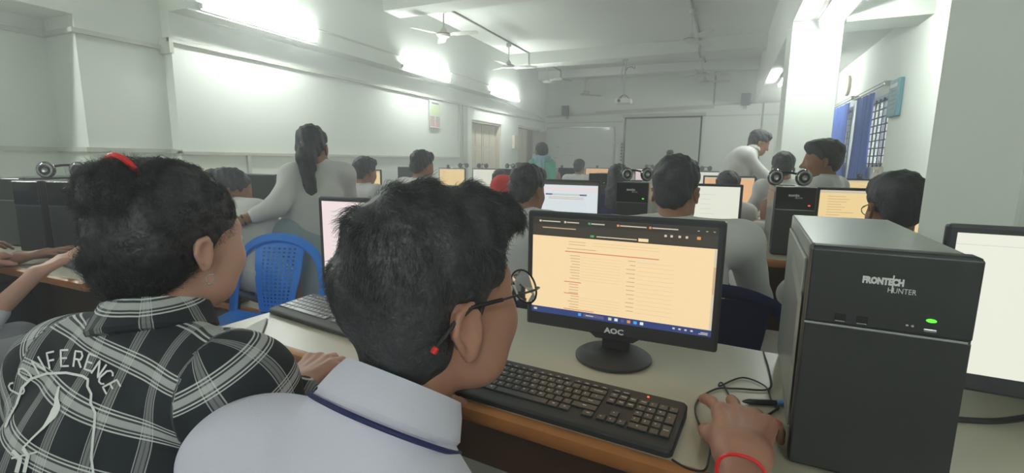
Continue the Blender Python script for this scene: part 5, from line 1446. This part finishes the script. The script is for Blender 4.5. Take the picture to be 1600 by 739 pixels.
# woman with green shawl
GJ = {'front': V(-.7, .7, 0)}
pj_(GJ, neck=(845, 250, 6.5), shL=(833, 258, 6.5), shR=(859, 258, 6.55), head=(845, 237, 6.5), hipL=(840, 288, 6.5), hipR=(854, 288, 6.5))
GJ['headR'] = head_frame(-.9, 0)
for sd, q in (('L', -.1), ('R', .1)):
    s0 = GJ['sh' + sd]; GJ[sd + 'el'] = s0 + V(q * .4, 0, -.27); GJ[sd + 'wr'] = s0 + V(q * .2, .12, -.46); GJ[sd + 'hR'] = basis(V(0, .6, -.8))
    h_ = GJ['hip' + sd]; GJ[sd + 'kn'] = V(h_[0], h_[1], .46); GJ[sd + 'an'] = V(h_[0], h_[1], .09); GJ[sd + 'ft'] = unit(V(-.7, .7, 0))
gr, *_ = person('standing woman in a green shawl before the open door', GJ, hair='base', shirt='green_cloth', h=.011, seed=9, collar_on=False)
gro = (GJ['hipL'] + GJ['hipR']) / 2; gro = (float(gro[0]), float(gro[1]), 0.0)
mid = GJ['neck']; bk = V(.35, -.9, 0)
skin_obj('shawl', [rc(mid + V(-.02, -.06, .03), mid + V(-.13, -.17, -.48), .035, .06, k=.03), rc(mid + V(.03, -.06, .03), mid + V(.05, -.19, -.5), .035, .07, k=.03), rc(mid + V(-.06, 0, .02), mid + V(.08, 0, .02), .062, k=.03)], .010, M['pale_cloth'], gr, gro, noise=cloth_noise(.006, 30, 2))
# the two people at the left-hand desk, mostly outside the picture
def left_person(label, hx, hy, yaw, w1, w2, el_, sk, tr, seed, shirt='shirt_white', sl=1.35):
    J = seated(hx, hy, yaw=yaw, lean=.12, hands={'R': (w1[0], w1[1], w1[2]), 'L': (w1[0] - .45, w1[1] - .02, .80)})
    J['Rwr'] = w1; J['Rel'] = el_; s = unit(el_ - J['shR']); J['RhR'] = basis(unit(w2 - w1)); J['Rhand'] = dict(curl=(.0, .05, .15, .2), spread=.7, thumb=.1)
    J['shR'] = el_ - s * .28
    return person(label, J, hair='short', shirt=shirt, trousers=tr, skinm=sk, h=.007, sleeve=sl, seed=seed)
left_person('person at the left edge in white sleeve pointing a hand over the keyboard', -2.32, .36, .2, pix(57, 427, 1.75), pix(122, 393, 1.84), pix(-45, 522, 1.66), 'skin_girl', 'trouser_grey', 11)
left_person('person at the far left resting a ringed hand by the black case', -3.12, .62, .3, pix(30, 402, 2.05), pix(95, 390, 2.10), pix(-75, 442, 2.02), 'skin_bg', 'trouser', 12, 'navy')

# ------------------------------------------------------------ things further back, left desk
tower(-3.46, 1.17, 'large dark computer case at the left picture edge', led='steel', logo=False, full=False, w=.21, rz=.35, d=.40, case='case_dark')
tower(-3.00, 1.10, 'narrower computer case with grey face left of the bun, on the left-hand desk', led='steel', logo=False, full=False, w=.14, rz=.3, d=.34)
tower(-2.83, 1.16, 'black computer case right behind the bun, on the left-hand desk', led='steel', logo=False, full=False, w=.18, rz=.3, d=.34, case='case_dark')
headset((-3.06, 1.30, 1.1025), .9, 'silver headphones lying behind the girl\'s bun', 1.0)

def bm(px, y, label, kind, on=True, rz=0, z=.75, **k):
    return monitor(ray_xy(px, y), y, label, kind, rz=rz, on=on, z0=z, **k)
bm(396, 2.52, 'black switched-off monitor left of the standing woman\'s arm', 'white', on=False)
bm(340, 2.56, 'black monitor behind the seated girl by the switch board', 'white', on=False)
bm(570, 4.35, 'monitor with cream page glowing low behind the standing woman', 'yellow')
bm(1141, 4.95, 'third-row monitor with orange page above the bright list page', 'orange')
bm(1345, 4.95, 'third-row monitor whose yellow strip shows right of the profile man', 'yellow')
bm(640, 6.15, 'monitor just right of the short-haired student, by the boy\'s hair', 'yellow', on=False)
bm(706, 6.15, 'monitor with yellow page beyond the boy\'s hair, below the poster', 'yellow')
bm(760, 6.15, 'monitor with plain white page below the cream double door', 'list')
bm(892, 8.15, 'dark monitor behind the brown bottle near the whiteboard', 'white', on=False)
bm(933, 8.9, 'small far monitor with orange page under the whiteboard corner', 'orange')
bm(1012, 9.2, 'far monitor with pink strip left of the hair knot', 'pink')
bm(1118, 7.35, 'far monitor with cream strip left of the bending man', 'strip')
bm(1160, 7.35, 'far monitor with white strip under the bending man', 'strip')
tower(ray_xy(1190, 7.1) - .09, 7.02, 'far computer case right of the bending man', logo=False, full=False, w=.18)
tower(ray_xy(790, 5.95) - .09, 5.93, 'far computer case beside the white page below the double door', logo=False, full=False, w=.18)
tower(ray_xy(938, 4.7) - .09, 4.62, 'third-row computer case under the far orange page', logo=False, full=False, w=.18)
tower(ray_xy(1052, 4.7) - .09, 4.66, 'third-row computer case hidden by the man in white', logo=False, full=False, w=.18)
headset((ray_xy(1103, 7.35), 7.40, 1.098), .3, 'far headphones on the cream-strip monitor by the screen corner', .85)
headset((ray_xy(1014, 9.2), 9.25, 1.098), .2, 'far headphones on the monitor left of the hair knot', .85)
headset((ray_xy(752, 6.15), 6.19, 1.098), .4, 'far headphones on the white-page monitor below the double door', .85)
headset((ray_xy(790, 5.95), 6.1, 1.1025), -.3, 'far headphones on the case beside the white-page monitor', .85)
headset((ray_xy(722, 6.15), 6.19, 1.098), .1, 'far headphones on the monitor below the narrow poster', .85)
def webcam(px, y, label):
    r = empty('webcam', (ray_xy(px, y), y, 1.097), label, 'webcam')
    m = MB(); m.box((-.02, -.012, 0), (.02, .03, .008), M['black_rough'], bev=.003); m.build('clip', parent=r)
    m = MB(); m.lathe([(.0, -.018), (.018, -.014), (.022, 0), (.018, .014), (0, .018)], M['black_rough'], 16, c=(0, 0, .026)); m.lathe([(.006, 0), (.008, .004)], M['silver'], 12, lambda p: V(p[0], -.019 - p[2], .026 + p[1])); m.build('camera_ball', parent=r, smooth=True)
webcam(1143, 4.95, 'dark webcam on the orange-page monitor of the third row'); webcam(1345, 4.95, 'dark webcam on the yellow-strip monitor right of the profile man')
webcam(933, 8.9, 'tiny webcam on the far orange-page monitor'); webcam(878, 8.15, 'tiny webcam on the dark monitor near the brown bottle'); webcam(700, 6.15, 'tiny webcam on the monitor below the narrow poster')
bt = empty('bottle', (ray_xy(873, 7.95), 7.95, .75), 'brown plastic bottle standing before the far dark monitor', 'bottle')
m = MB(); m.lathe([(.036, 0), (.038, .01), (.038, .20), (.030, .24), (.014, .27), (.014, .285)], M['brownbottle'], 20); m.build('bottle_body', parent=bt, smooth=True)
m = MB(); m.lathe([(.017, .283), (.017, .31), (.0, .312)], M['gloss'], 16); m.build('cap', parent=bt, smooth=True)

GROUPS = {'ceiling_fan': 'ceiling fans on the two pipes', 'tube_light': 'tube lights along the walls and beam', 'plastic_chair': 'plastic chairs at the desks',
          'monitor': 'monitors on the desks', 'computer_tower': 'computer cases on the desks', 'headset': 'headphones lying on cases and monitors', 'keyboard': 'keyboards on the desks',
          'computer_desk': 'rows of computer desks', 'wall_speaker': 'wall speakers on the front wall', 'webcam': 'webcams on far monitors', 'switch_board': 'switch boards on the walls',
          'curtain': 'blue curtains on the right wall', 'person': 'people in the computer room', 'computer_mouse': 'mice on the desks'}
for o in list(COL.objects):
    g_ = GROUPS.get(o.name.split('.')[0])
    if g_ and o.parent is None: o['group'] = g_
